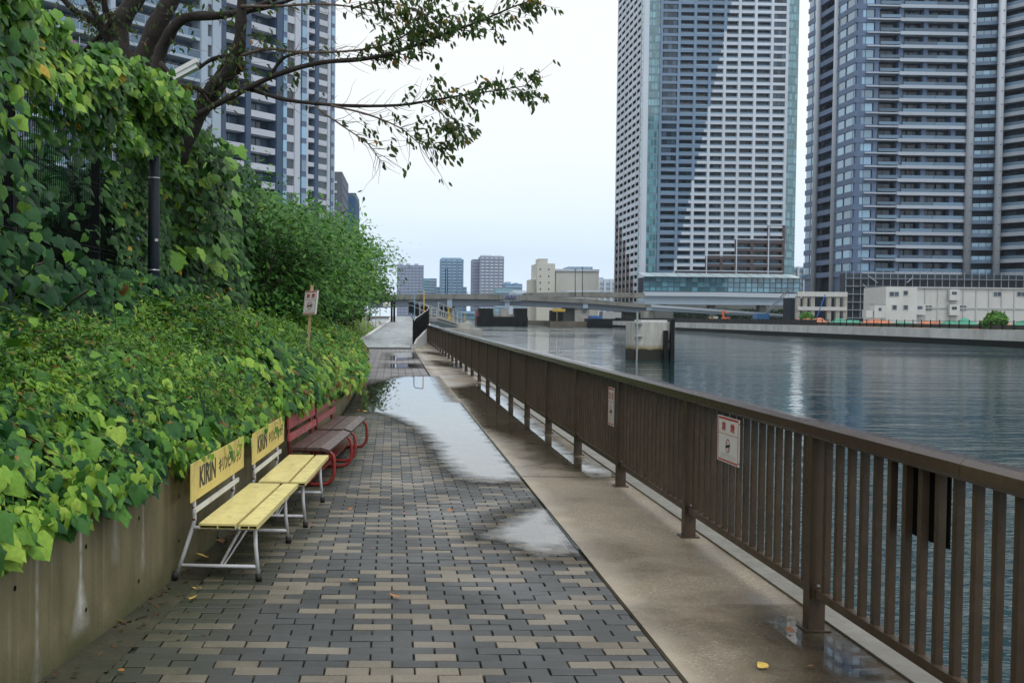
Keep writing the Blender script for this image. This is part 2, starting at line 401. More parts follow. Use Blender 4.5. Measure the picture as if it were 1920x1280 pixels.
M_YEL = mat('yellow_paint', (.80, .70, .28), .36, .07, 6, .1, 60, stain=(.52, .43, .16), sscale=(6, 1.2, 6), samt=.6, grime=(.30, .25, .11), gamt=.5, gscale=11.)
M_YEL2 = mat('yellow_board', (.74, .60, .19), .5, .06, 4, stain=(.52, .40, .14), sscale=(4, 4, 1), samt=.55, grime=(.36, .28, .10), gamt=.4, gscale=9.)
M_WHT = mat('white_tube', (.66, .68, .70), .35, .08, 6, stain=(.30, .13, .05), sscale=(7, 7, 7), samt=.45)
M_RUST = mat('rust', (.20, .075, .03), .85, .4, 30)
M_RUBBER = mat('rubber', (.012, .012, .012), .7)
M_REDP = mat('red_paint', (.30, .035, .030), .38, .2, 8, stain=(.14, .03, .02), sscale=(5, 5, 5), samt=.6)
M_REDB = mat('faded_red_board', (.42, .085, .085), .5, .16, 6, stain=(.5, .2, .18), sscale=(3, 3, 2), samt=.6, grime=(.16, .04, .04), gamt=.5)
M_WOOD = mat('dark_plank', (.075, .045, .038), .45, .35, 4, .4, 70, stain=(.16, .09, .07), sscale=(14, 1.2, 14), samt=.8, grime=(.22, .08, .075), gamt=.45, gscale=20.)
M_STAKE = mat('raw_timber', (.56, .40, .22), .75, .15, 6, .2, 60, stain=(.38, .26, .13), sscale=(20, 20, 1.5), samt=.5)
M_POLE = mat('lamp_pole_blue', (.014, .024, .036), .5, .3, 4, .1, 40, stain=(.05, .065, .075), sscale=(3, 3, .8), samt=.5, spec=.3)
M_LAMPW = mat('lamp_white', (.72, .74, .72), .4, .06, 5)
M_LENS = mat('lamp_lens', (.72, .75, .75), .3, .04, 5)
M_FENCE = mat('mesh_fence_black', (.006, .008, .010), .6, .2, 8, spec=.2)
M_BARK = mat('cherry_bark', (.020, .015, .012), .85, .4, 9, 1.0, 30, stain=(.06, .055, .045), sscale=(3, 3, 3), samt=.5)
M_TWIG = mat('twig', (.12, .085, .065), .8, .25, 20)
M_STEM = mat('vine_stem', (.12, .06, .035), .8, .3, 20)

# ================================================================== setting: terrain, river, banks
MB().sheet([(-500, -130), (800, -130), (800, 1480), (-500, 1480)], -4.0).build('terrain', M_SOIL, kind='structure')

def water_mat():
    m, t, out = _new('river_water')
    p1 = pos(t, (.55, 1.0, 1)); p2 = pos(t, (.22, .55, 1)); p3 = pos(t, (.020, .05, 1))
    calm = maprange(t, noise(t, p3, 1.0, 3), .43, .60)             # patches of rippled and slick water
    n1 = noise(t, p1, 2.4, 3, .5); n2 = noise(t, p2, 1.0, 3, .5)
    h = math_(t, 'ADD', math_(t, 'ADD', math_(t, 'MULTIPLY', n1, .42), n2), math_(t, 'MULTIPLY', noise(t, pos(t, (.06, .16, 1)), 1.0, 2, .5), 1.4))
    st = maprange(t, calm, 0, 1, .16, 1.0)
    bn = node(t, 'ShaderNodeBump', {'Strength': st, 'Distance': .30, 'Height': h})
    b = node(t, 'ShaderNodeBsdfPrincipled', {'Base Color': (.004, .030, .034, 1), 'Roughness': .03, 'IOR': 1.333, 'Specular IOR Level': .5, 'Specular Tint': (.66, .82, .86, 1), 'Normal': bn.outputs[0]})
    t.links.new(b.outputs[0], out.inputs[0]); return m
WATER_Z = -1.2
MB().sheet([(2.0, -120), (790, -120), (790, 1470), (-490, 1470), (-490, 330), (2.0, 330)], WATER_Z).build('river', water_mat(), kind='structure')
M_LAND = mat('bare_land', (.16, .14, .11), .9, .3, .2)
MB().prism([(-490, -120), (2.40, -120), (2.40, 330), (-490, 330)], -3.9, -.03).build('promenade_ground', M_CONC, kind='structure')
MB().prism([(69, -120), (790, -120), (790, 345), (69, 345)], -3.9, .52).build('far_bank', M_LAND, kind='structure')
MB().prism([(50, 345.5), (790, 345.5), (790, 1095), (64, 1095), (62, 700)], -3.9, .4).build('downstream_bank', M_LAND, kind='structure')
MB().prism([(-490, 331), (-6, 331), (-30, 1095), (-490, 1095)], -3.9, .8).build('opposite_bank', M_LAND, kind='structure')
MB().prism([(-490, 1100), (790, 1100), (790, 1470), (-490, 1470)], -3.8, 1.0).build('far_shore', M_LAND, kind='structure')

# ------------------------------------------------------------------ the walk: concrete edge strip, paving, gutter
WALL = [(-2.4, -1.0), (-1.95, 1.6), (-1.50, 4.6), (-1.275, 6.58), (-1.10, 8.7), (-.97, 11.0), (-.86, 14.0), (-.77, 18.2), (-.72, 23.0), (-.74, 28.0), (-.86, 33.0)]
_wy = np.array([p[1] for p in WALL]); _wx = np.array([p[0] for p in WALL])
_wq = np.linspace(-1, 33, 341); _wr = np.interp(_wq, _wy, _wx)
_wr = np.convolve(np.pad(_wr, 12, 'reflect', reflect_type='odd'), np.hanning(25) / np.hanning(25).sum(), 'valid')
def wallx(y): return np.interp(y, _wq, _wr)
def walk_left(y):      # left limit of the paving
    if y < 33: return float(wallx(y)) + np.interp(y, [0, 4.7, 6.3, 10, 14], [.26, .245, .19, .12, .05])
    return float(np.interp(y, [33, 36, 44, 51.6], [-.81, -1.1, -1.6, -1.80]))
def edge_x(y): return 1.295 if y < 20.02 else 1.035 + (y - 20) * .0018

strip = MB()
strip.prism([(1.30, -6), (2.40, -6), (2.40, 20.0), (1.30, 20.0)], -.6, .004)
strip.prism([(1.04, 20.006), (2.40, 20.006), (2.60, 69), (2.35, 70), (1.8, 58), (1.10, 55), (1.10, 51.6)], -.6, .002)
strip.build('concrete_strip', M_WETC, kind='structure')
MB().prism([(2.27, -6), (2.43, -6), (2.43, 69), (2.27, 69)], -.5, .018).build('quay_coping', mat('damp_coping', (.20, .19, .16), .5, .3, 3, .4, 90, stain=(.08, .07, .05), sscale=(3, .6, 3), samt=.6), kind='structure')
for yj in (4.1, 10.80, 16.2, 24.0, 30.0, 36.0, 42.0):
    MB().b3(1.31 if yj < 20 else 1.06, 2.268, yj, yj + .012, -.01, .0065).build('strip_joint', M_JOINT, kind='structure')
bed = MB(); ys = list(np.linspace(-6, 51.6, 60))
bed.strip([(float(wallx(min(y, 33))) - .1 if y < 33 else walk_left(y) - .1, y, -.022) for y in ys], [(edge_x(y) + .004, y, -.022) for y in ys])
bed.build('paving_bed', M_JOINT, kind='structure')
gut = MB(); gy = [y for y in np.linspace(-3, 16, 40)]
gut.strip([(float(wallx(y)) - .02, y, -.006) for y in gy], [(walk_left(y) - .004, y, -.010) for y in gy])
gut.build('wall_gutter', M_GUTTER, kind='structure')

SLOTS = ((7.42, 8.95), (10.75, 19.75))     # drain slots along the strip
def in_slot(y): return any(a < y < b for a, b in SLOTS)
pv_near, pv_far, pv_mauve = [], [], []
GAP = .0075
y = 3.3; row = 0
while y < 27.6:
    L = walk_left(y + .05); Rr = edge_x(y + .05) - (.085 if in_slot(y + .05) else .012)
    x0 = .02 + (0.1 if row % 2 else 0.0); k = math.floor((L - x0) / .2); x = x0 + k * .2
    while x < Rr:
        a, b = max(x, L), min(x + .2, Rr)
        if b - a > .035:
            tan = random.random() < (.27 if random.random() < .8 else .42)
            pv_near.append((a, b, y, tan))
        x += .2
    y += .1; row += 1
while y < 51.6:
    L = walk_left(y + .1); Rr = edge_x(y + .1) - .01; x = .02 + .2 * math.floor((L - .02) / .2)
    while x < Rr:
        a, b = max(x, L), min(x + .2, Rr)
        if b - a > .03: pv_mauve.append((a, b, y))
        x += .2
    y += .2
walk = MB().sheet([(-.9, -6), (1.29, -6), (1.29, 3.3), (-1.35, 3.3)], -.001).build('promenade_paving', M_PDARK, kind='structure')
def paver_mesh(wd, ln, m, h=.05): return MB().cbox((0, 0, -h / 2), (wd - GAP, ln - GAP, h), .003).mesh('paver', m)
FULL = {True: paver_mesh(.2, .1, M_PTAN), False: paver_mesh(.2, .1, M_PDARK)}
# every paver is geometry; the 300 that show largest are single objects
vis = [p for p in pv_near if proj((p[0] + p[1]) / 2, p[2] + .05, 0)[1] < 1292]
one = set(id(p) for p in sorted(vis, key=lambda p: p[2])[:300])
rest = MB()
for p in pv_near:
    a, b, yy, tan = p; c = ((a + b) / 2, yy + .05); dz = random.gauss(0, .0014)
    if id(p) in one:
        me = FULL[tan] if b - a > .199 else paver_mesh(b - a, .1, M_PTAN if tan else M_PDARK)
        o = bpy.data.objects.new('paver', me); COL.objects.link(o); o.parent = walk
        o.location = (c[0] + random.gauss(0, .0006), c[1] + random.gauss(0, .0005), dz)
        o.rotation_euler = (random.gauss(0, .009), random.gauss(0, .006), random.gauss(0, .006))
    else:
        rest.cur = 1 if tan else 0; rest.cbox((c[0], c[1], -.025 + dz), (b - a - GAP, .1 - GAP, .05), .003, random.gauss(0, .003))
rest.build('pavers', [M_PDARK, M_PTAN], walk, kind='stuff')
mv = MB()
for a, b, yy in pv_mauve: mv.cbox(((a + b) / 2, yy + .1, -.025 + random.gauss(0, .0007)), (b - a - GAP, .2 - GAP, .05), .003)
mv.build('square_pavers', M_PMAUVE, walk, kind='stuff')

for i, (a, b) in enumerate(SLOTS):
    d = empty('slot_drain', (1.25, a, 0), ['short slot drain at the edge of the paving beside the small puddle', 'long slot drain running along the big puddle beside the concrete strip'][i], 'drain', 'slot drains along the walk')
    MB().b3(1.21, 1.294, a, b, -.06, -.034).build('channel', M_DARK, d)
    MB().b3(1.276, 1.292, a, b, -.034, .006).build('lip', M_STEEL, d)
    MB().b3(1.208, 1.216, a, b, -.034, .002).build('lip', M_STEEL, d)
    yy = a + .5
    while yy < b: MB().b3(1.217, 1.275, yy, yy + .02, -.02, .000).build('cross_bar', M_STEEL, d); yy += .5

# ------------------------------------------------------------------ puddles: thin level sheets of rain water
def puddle_mat():
    m, t, out = _new('rain_water'); p = pos(t)
    at = node(t, 'ShaderNodeAttribute', attribute_name='depth')
    n = math_(t, 'ADD', math_(t, 'MULTIPLY', noise(t, p, 3.4, 6), .42), math_(t, 'MULTIPLY', noise(t, p, 22, 3), .16))
    k = maprange(t, math_(t, 'ADD', at.outputs['Fac'], n), .17, .42)
    damp = maprange(t, math_(t, 'ADD', at.outputs['Fac'], n), -.10, .22)
    fr = node(t, 'ShaderNodeFresnel', {'IOR': 2.0})
    gl = node(t, 'ShaderNodeBsdfGlossy', {'Color': (1, 1, 1, 1), 'Roughness': 0.015})
    tr = node(t, 'ShaderNodeBsdfTransparent', {'Color': (.86, .86, .85, 1)})
    cl = node(t, 'ShaderNodeBsdfTransparent', {'Color': mixc(t, damp, (1, 1, 1), (.66, .66, .64))})
    wt = node(t, 'ShaderNodeMixShader', {0: fr.outputs[0], 1: tr.outputs[0], 2: gl.outputs[0]})
    mx = node(t, 'ShaderNodeMixShader', {0: k, 1: cl.outputs[0], 2: wt.outputs[0]})
    t.links.new(mx.outputs[0], out.inputs[0]); return m
M_PUD = puddle_mat()
def puddle(poly, z, res, soft=1.0, clipx=None):
    """grid over the outline; each vertex stores how far inside the water's edge it lies"""
    P = np.array(poly); lo, hi = P.min(0) - .45, P.max(0) + .45
    if clipx: lo[0] = max(lo[0], clipx[0]); hi[0] = min(hi[0], clipx[1])
    nx, ny = max(2, int((hi[0] - lo[0]) / res)), max(2, int((hi[1] - lo[1]) / (res * 1.6)))
    X, Y = np.meshgrid(np.linspace(lo[0], hi[0], nx), np.linspace(lo[1], hi[1], ny))
    q = np.stack([X.ravel(), Y.ravel()], 1); d = np.full(len(q), 1e9); ins = np.zeros(len(q), bool)
    for i in range(len(P)):
        a, b = P[i], P[(i + 1) % len(P)]; ab = b - a
        tt = np.clip(((q - a) @ ab) / (ab @ ab + 1e-9), 0, 1); e = q - a - tt[:, None] * ab
        e = e * np.array([1.0, .45]); d = np.minimum(d, np.hypot(e[:, 0], e[:, 1]))
        c = ((a[1] > q[:, 1]) != (b[1] > q[:, 1])); den = b[1] - a[1] if abs(b[1] - a[1]) > 1e-9 else 1e-9
        ins ^= c & (q[:, 0] < (b[0] - a[0]) * (q[:, 1] - a[1]) / den + a[0])
    d = np.where(ins, d, -d) / soft
    me = bpy.data.meshes.new('puddle')
    fs = [(j * nx + i, j * nx + i + 1, (j + 1) * nx + i + 1, (j + 1) * nx + i) for j in range(ny - 1) for i in range(nx - 1)]
    me.from_pydata([(x_, y_, z) for x_, y_ in q], [], fs)
    at = me.attributes.new('depth', 'FLOAT', 'POINT'); at.data.foreach_set('value', d.astype(np.float32))
    me.materials.append(M_PUD); me.update()
    o = bpy.data.objects.new('puddle', me); link(o); return tag(o, kind='structure')
G = lambda *ps: [gnd(*p) for p in ps]
puddle(G((678, 738), (690, 722), (760, 706), (812, 706), (840, 752), (869, 757), (988, 901), (880, 897), (838, 866), (818, 830), (785, 800), (735, 778), (680, 768)), .0065, .06, 1.0, (-.85, 1.30))
puddle(G((1026, 950), (1090, 1034), (1010, 1032), (930, 1006), (965, 975)), .0065, .03, .8, (-.5, 1.30))
puddle(G((735, 662), (772, 660), (779, 672), (740, 675)), .0065, .12, 1.5, (-.8, 1.07))
puddle(G((735, 683), (780, 682), (786, 689), (742, 690)), .0065, .12, 1.5, (-.8, 1.07))
# on the concrete strip, along the posts
puddle(G((905, 722), (945, 745), (1000, 800), (1080, 868), (1150, 890), (1105, 888), (1030, 862), (985, 830), (905, 800), (880, 752), (862, 745), (850, 728)), .0095, .06, 1.0, (1.31, 2.44))
puddle(G((1480, 1178), (1545, 1190), (1680, 1290), (1560, 1262), (1490, 1215)), .0095, .03, 1.0, (1.31, 2.27))
puddle(G((815, 676), (856, 686), (868, 690), (822, 685)), .0095, .1, 1.3, (1.12, 2.44))
puddle(G((798, 659), (828, 664), (838, 668), (800, 662)), .0095, .14, 1.5, (1.12, 2.44))

# ================================================================== riverside railing
FX = 2.16; POST_Y = [5.51 + 2.36 * k for k in range(-2, 27)]
rail = empty('riverside_railing', (FX, POST_Y[0], 0), 'long brown metal railing with square posts and upright bars along the quay', 'railing')
emit(rail, 'post', M_RAIL, [((FX, yy, .515), (.082, .082, 1.05), 0) for yy in POST_Y])
emit(rail, 'base_plate', M_RAIL, [((FX, yy, .008), (.13, .13, .012), 0) for yy in POST_Y])
emit(rail, 'bottom_rail', M_RAIL, [((FX, yy + 1.18, .205), (.045, 2.27, .042), 0) for yy in POST_Y[:-1]])
emit(rail, 'bracket', M_RAIL, [((FX, yy + s_ * .055, .205), (.06, .03, .062), 0) for yy in POST_Y for s_ in (-1, 1)])
emit(rail, 'bolt', M_STEEL, [((FX - .002, yy + s_ * .056, .240), (.014, .014, .010), 0) for yy in POST_Y[:9] for s_ in (-1, 1)])
bars = []
for yy in POST_Y[:-1]:
    for k in range(1, 17): bars.append(((FX + .004, yy + k * 2.36 / 17, .62), (.030, .036, .79), 0))
emit(rail, 'baluster', M_RAIL, bars)
prof = [(-.046, .985), (.046, .985), (.050, 1.0), (.050, 1.045), (.030, 1.066), (-.030, 1.066), (-.050, 1.045), (-.050, 1.0)]
y0 = POST_Y[0] - .4; joins = [y0] + [4.02, 4.42] + [POST_Y[k] + .3 for k in range(5, len(POST_Y) - 1, 2)] + [POST_Y[-1] + .05]
for a, b in zip(joins[:-1], joins[1:]):
    n = len(prof); mb = MB(); g = .0015
    mb.add([(FX + x, a + g, z) for x, z in prof] + [(FX + x, b - g, z) for x, z in prof],
           [tuple(range(n)), tuple(range(2 * n - 1, n - 1, -1))] + [(i, n + i, n + (i + 1) % n, (i + 1) % n) for i in range(n)])
    mb.build('top_rail', M_RAILTOP, rail)

def no_smoking(name, origin, xdir, ydir, wd, hg, label, group=None, extra=None):
    """white notice with red frame, two red characters and a struck-out cigarette"""
    o = Vector(origin); X = Vector(xdir).normalized(); Y = Vector(ydir).normalized(); Z = X.cross(Y)
    e = empty(name, tuple(o), label, 'sign', group)
    def P(u, v, d=0.): return tuple(o + X * (u * wd) + Y * (v * hg) + Z * d)
    def plate(nm, u0, u1, v0, v1, d0, d1, m, par=e):
        vs = [P(u, v, d) for d in (d0, d1) for u, v in ((u0, v0), (u1, v0), (u1, v1), (u0, v1))]
        return MB().add(vs, [(3, 2, 1, 0), (4, 5, 6, 7), (0, 1, 5, 4), (1, 2, 6, 5), (2, 3, 7, 6), (3, 0, 4, 7)]).build(nm, m, par)
    b = plate('panel', -.5, .5, -.5, .5, -.004, .0, M_SIGN)
    plate('border', -.46, .46, .44, .485, .0004, .0014, M_RED, b); plate('border', -.46, .46, -.475, -.44, .0004, .0014, M_RED, b)
    plate('border', -.46, -.445, -.44, .44, .0004, .0013, M_RED, b); plate('border', .445, .46, -.44, .44, .0004, .0013, M_RED, b)
    plate('rule', -.44, .44, .118, .128, .0004, .0012, M_RED, b)
    F = frame(P(0, .28, .001), X, Y)
    for s, u in (('禁', -.2), ('煙', .2)):
        lettering(s, hg * .2, M_RED, b, frame(P(u, .27, .001), X, Y), bold=hg * .004, sx=max(.8, wd / hg * .95), name='character')
    ring = MB(); n = 28; rx, ry = hg * .135, hg * .15
    for i in range(n):
        a0, a1 = 2 * math.pi * i / n, 2 * math.pi * (i + 1) / n
        q = []
        for rr, a in ((.84, a0), (1., a0), (1., a1), (.84, a1)): q.append(tuple(o + X * (math.cos(a) * rx * rr) + Y * (-.12 * hg + math.sin(a) * ry * rr) + Z * .0016))
        ring.add(q, [(0, 1, 2, 3)])
    q0 = o + Y * (-.12 * hg) + Z * .002
    d = (X * .7 - Y * .7); s_ = (X * .7 + Y * .7)
    ring.add([tuple(q0 + d * (rx * k) + s_ * (hg * .011 * j)) for k, j in ((-.95, -1), (.95, -1), (.95, 1), (-.95, 1))], [(0, 1, 2, 3)])
    ring.build('prohibition_ring', M_RED, b)
    cg = MB(); q0 = o + Y * (-.13 * hg) + Z * .0024; d = (X * .98 + Y * .18); s_ = (Y * .98 - X * .18)
    cg.add([tuple(q0 + d * (rx * k) + s_ * (hg * .026 * j)) for k, j in ((-1.05, -1), (1.05, -1), (1.05, 1), (-1.05, 1))], [(0, 1, 2, 3)])
    cg.build('cigarette', M_INK, b)
    for v_, w_, n_ in ((-.315, .62, 14), (-.36, .66, 15), (-.41, .72, 18)): worn_marks(M_INK, b, P(0, v_, .0012), X, Y, wd * w_, hg * .026, n_, int(v_ * -1000), 'small_print')
    return e, P
s1, P1 = no_smoking('no_smoking_sign', (FX - .062, 6.78, .822), (.03, -1, 0), (0, 0, 1), .40, .285, 'wide white no smoking notice tied to the railing bars', 'no smoking notices')
tie = MB()
for v in (.42, -.42): tie.beam(P1(.5, v, .002), (P1(.5, v)[0] + .02, P1(.5, v)[1] - .10, P1(.5, v)[2] - .004), .004, .004)
tie.build('cable_tie', M_INK, s1)
s2, _ = no_smoking('no_smoking_sign', (FX - .066, 10.40, .735), (.0, -1, 0), (0, 0, 1), .27, .36, 'tall narrow white no smoking notice beside a railing post', 'no smoking notices')
s3, P3 = no_smoking('no_smoking_sign', (FX + .055, 4.47, .835), (0, 1, 0), (0, 0, 1), .38, .30, 'notice hung outside the railing bars with its dark back to the walk', 'no smoking notices')
MB().box((FX + .049, 4.47, .835), (.006, .40, .32)).build('back_board', M_DARK, s3)
lf = MB()
for i, (px, py, ln) in enumerate(()): pass

# ================================================================== retaining wall
wl = empty('retaining_wall', (-1.3, 6.5, 0), 'low stained concrete retaining wall holding the ivy bank', 'wall')
seg = [(float(wallx(y)), y) for y in np.linspace(-1, 33, 240)]
mb = MB(); back = [(x - .16, y) for x, y in seg]
mb.strip([(x, y, .68) for x, y in back], [(x, y, .68) for x, y in seg])
mb.strip([(x, y, .68) for x, y in seg], [(x, y, -.05) for x, y in seg])
mb.strip([(x, y, -.05) for x, y in back], [(x, y, .68) for x, y in back])
for i in (0, -1):
    (x, y), (xb, _) = seg[i], back[i]; mb.add([(x, y, -.05), (xb, y, -.05), (xb, y, .68), (x, y, .68)], [(0, 1, 2, 3)])
mb.build('wall_body', M_WALL, wl)
for y_, z_ in ((5.22, .17), (5.22, .47), (5.95, .13), (5.95, .47), (6.68, .2), (6.68, .47), (4.5, .45)):       # form tie holes
    x_ = float(wallx(y_)); a = math.atan2(float(wallx(y_ + .1)) - x_, .1)
    ring = [(math.cos(k * math.pi / 5) * .012, math.sin(k * math.pi / 5) * .012) for k in range(10)]
    h = MB(); h.add([(x_ + .0015 + u * math.sin(a), y_ + u * math.cos(a), z_ + v) for u, v in ring], [tuple(range(10))]); h.build('tie_hole', M_DARK, wl)

# ================================================================== benches
def place(o, front_a, front_b, local_front):
    """put a bench so that its local front edge (x = local_front, y from 0) runs from front_a to front_b"""
    a, b = Vector(front_a), Vector(front_b); d = b - a; rz = math.atan2(-d.x, d.y)
    R2 = Matrix.Rotation(rz, 2); off = R2 @ Vector((local_front, 0)); o.location = (a.x - off.x, a.y - off.y, 0); o.rotation_euler = (0, 0, rz)
def yellow_bench():
    e = empty('advertising_bench', (0, 0, 0), '', 'bench', 'yellow drink company benches')
    Lb = 1.56; zs = .355                       # local: y along the bench, +x the front, seat x -.34..0
    def board(x0, x1):
        mb = MB(); mb.b3(x0, x1, 0, Lb, zs - .012, zs); mb.b3(x0, x0 + .006, 0, Lb, zs - .03, zs - .0125); mb.b3(x1 - .006, x1, 0, Lb, zs - .03, zs - .0125)
        mb.b3((x0 + x1) / 2 - .003, (x0 + x1) / 2 + .003, .002, Lb - .002, zs - .03, zs - .0125); mb.b3(x0 + .0065, x1 - .0065, .01, Lb - .01, zs - .0315, zs - .029)
        s = mb.build('seat_board', M_YEL, e)
        return s
    board(-.345, -.128); board(-.108, 0.0)
    r = .0125
    for y_ in (.10, 1.20):
        s = -1 if y_ < .5 else 1
        MB().tube([(-.035, y_, zs - .03), (-.030, y_, .2), (-.012, y_ + s * .004, .035)], r).build('front_leg', M_WHT, e, True)
        MB().tube([(-.012, y_ + s * .004, .045), (-.010, y_ + s * .004, .0)], .019, 10).build('rubber_foot', M_RUBBER, e, True)
        MB().tube([(-.50, y_, .03), (-.455, y_, .16), (-.405, y_, .315), (-.395, y_, .36), (-.398, y_, .45), (-.41, y_, .66)], r).build('rear_leg', M_WHT, e, True)
        MB().tube([(-.505, y_, .045), (-.513, y_, .0)], .019, 10).build('rubber_foot', M_RUBBER, e, True)
        MB().tube([(-.49, y_, .085), (-.02, y_, .085)], r * .9).build('stretcher', M_WHT, e, True)
        MB().tube([(-.40, y_, zs - .045), (-.03, y_, zs - .045)], r * .9).build('seat_bearer', M_WHT, e, True)
        MB().tube([(-.24, y_, .085), (-.13, y_ + (.16 if y_ < .5 else -.16), zs - .035)], .009).build('brace', M_WHT, e, True)
        MB().tube([(-.22, y_, .088), (-.10, y_ + (.42 if y_ < .5 else -.42), zs - .035)], .006).build('brace', M_WHT, e, True)
        for z_ in (.36, .43):
            MB().tube([(-.397, y_, z_ - .006), (-.397, y_, z_ + .006)], .0135, 8).build('rusty_collar', M_RUST, e, True)
    MB().b3(-.388, -.374, .04, 1.30, .405, .433).build('back_rail', M_WHT, e)
    b = MB().b3(-.392, -.386, -.02, 1.52, .475, .70).build('back_board', M_YEL2, e)
    X = (0, 1, 0); Y = (0, 0, 1)       # read from the front (+x): text runs along +y
    lettering('KIRIN', .172, M_INK, b, frame((-.3855, .40, .59), X, Y), bold=.0055, sx=1.02)
    lettering('キリンビバレッジ', .104, M_INK, b, frame((-.3855, 1.07, .585), X, Y), bold=.003, sx=.88)
    for y_ in (-.03, 1.53):
        MB().b3(-.397, -.3925, min(y_, y_ + .03), max(y_, y_ + .03), .485, .49).build('bolt', M_RUST, e)
    return e
yb = yellow_bench(); place(yb, (-.762, 6.40), (-.663, 7.92), 0.0)
tag(yb, 'yellow and white drink advertising bench next to the bare stretch of wall')
yb2 = copy_tree(yb, (0, 0, 0), 0, label='yellow and white drink advertising bench next to the red benches', cat='bench', group='yellow drink company benches')
place(yb2, (-.612, 8.05), (-.530, 9.62), 0.0)

def red_bench():
    e = empty('red_bench', (0, 0, 0), '', 'bench', 'red benches with dark planks')
    Lb = 1.52; zs = .37
    for x0, x1 in ((-.425, -.287), (-.277, -.142)): MB().b3(x0, x1, 0, Lb, zs - .028, zs).build('seat_plank', M_WOOD, e)
    mb = MB(); mb.beam((-.105, .0, zs - .018), (-.105, Lb, zs - .018), .085, .026, (.34, 0, 1)); mb.build('front_plank', M_WOOD, e)
    r = .0165
    for y_ in (.13, 1.38):
        pts = [(-.425, y_, zs - .04), (-.16, y_, zs - .04), (-.085, y_, zs - .045), (-.045, y_, zs - .08), (-.035, y_, zs - .14), (-.035, y_, .13), (-.05, y_, .07), (-.09, y_, .03), (-.16, y_, .018), (-.44, y_, .018)]
        MB().tube(pts, r, 10).build('hoop_leg', M_REDP, e, True)
        MB().tube([(-.44, y_, .018), (-.45, y_, .3), (-.458, y_, .40), (-.48, y_, .72)], r, 10).build('back_post', M_REDP, e, True)
    MB().b3(-.38, -.25, .05, 1.46, .045, .07).build('foot_plank', M_REDP, e)
    mb = MB(); mb.beam((-.435, .0, .455), (-.435, Lb, .455), .022, .065, (-.06, 0, 1)); s = mb.build('back_slat', M_REDB, e)
    mb = MB(); mb.beam((-.447, .0, .625), (-.447, Lb, .625), .016, .185, (-.06, 0, 1)); b = mb.build('back_board', M_REDB, e)
    up = (-.06, 0, 1)
    mcol = mat('worn_lettering', (.58, .48, .46), .6, .2, 30) if 'worn_lettering' not in MATS else MATS['worn_lettering']
    worn_marks(mcol, s, (-.4225, .74, .457), (0, 1, 0), up, .95, .046, 15, 5)
    for y_ in (.42, 1.12):
        fr = MB()
        for (u0, u1, v0, v1) in ((-.055, .055, .045, .05), (-.055, .055, -.05, -.045), (-.055, -.05, -.045, .045), (.05, .055, -.045, .045), (-.03, .03, -.02, .025)):
            fr.b3(-.4385, -.4375, y_ + u0, y_ + u1, .64 + v0, .64 + v1)
        fr.build('faded_emblem', mcol, b)
        worn_marks(mcol, b, (-.4335, y_, .562), (0, 1, 0), up, .11, .014, 6, 9)
    return e
rb = red_bench(); place(rb, (-.485, 9.98), (-.345, 11.52), 0.0)
tag(rb, 'red tube bench with dark planks next to the yellow benches')
rb2 = copy_tree(rb, (0, 0, 0), 0, label='red tube bench with dark planks nearest the big puddle', cat='bench', group='red benches with dark planks')
place(rb2, (-.345, 11.66), (-.225, 13.20), 0.0)

# ================================================================== lamp post
lp = empty('lamp_post', (-2.29, 10.7, .9), 'dark blue lamp post with a white lamp head rising from the shrubs', 'street lamp')
MB().tube([(-2.29, 10.7, .7), (-2.285, 10.7, 2.4), (-2.278, 10.7, 3.72)], [.06, .056, .052], 16).build('pole', M_POLE, lp, True)
for z_ in (1.98, 2.86): MB().tube([(-2.287, 10.7, z_), (-2.287, 10.7, z_ + .014)], .061, 16).build('steel_band', M_STEEL, lp, True)
MB().b3(-2.262, -2.232, 10.640, 10.644, 2.26, 2.285).build('sticker', M_SIGN, lp)
ha, hb = Vector(atY(318, 150, 10.9)), Vector(atY(374, 121, 10.9))
d = (hb - ha).normalized(); side = Vector((0, 1, 0)); upv = side.cross(d) * -1
if upv.z < 0: upv = -upv
def lampbox(u0, u1, w0, w1, v0, v1, nm, m):
    vs = []
    for t_, hw in ((u0, w0), (u1, w1)):
        for s_, v in ((-1, v0), (1, v0), (1, v1), (-1, v1)): vs.append(tuple(ha.lerp(hb, t_) + side * (hw * s_) + upv * v))
    MB().add(vs, [(0, 1, 2, 3), (7, 6, 5, 4), (0, 4, 5, 1), (1, 5, 6, 2), (2, 6, 7, 3), (3, 7, 4, 0)]).build(nm, m, lp)
lampbox(-.05, 1.0, .05, .075, .012, .052, 'lamp_head', M_LAMPW)
lampbox(.12, .92, .045, .06, -.03, .0118, 'lens', M_LENS)
MB().tube([tuple(hb), tuple(hb + d * .02)], .014, 10).build('end_cap', M_POLE, lp)
MB().tube([(-2.278, 10.7, 3.68), (-2.25, 10.75, 3.80), tuple(ha)], .025, 10).build('bracket', M_POLE, lp, True)

# ------------------------------------------------------------------ notice on a stake in the bank
st, PS = no_smoking('no_smoking_sign', (-.935, 12.79, 1.715), (.86, -.5, .06), (.10, .05, 1), .17, .275, 'white no smoking notice on a leaning timber stake in the shrubs', 'no smoking notices')
mb = MB(); mb.beam((-.985, 12.83, .80), (-.915, 12.83, 1.92), .034, .02, (0, 1, 0)); mb.build('stake', M_STAKE, st)
MB().add([PS(u, v, d_) for d_ in (-.03, -.0045) for u, v in ((-.5, -.5), (.5, -.5), (.5, .5), (-.5, .5))], [(3, 2, 1, 0), (4, 5, 6, 7), (0, 1, 5, 4), (1, 2, 6, 5), (2, 3, 7, 6), (3, 0, 4, 7)]).build('sleeve', M_SIGN, st)

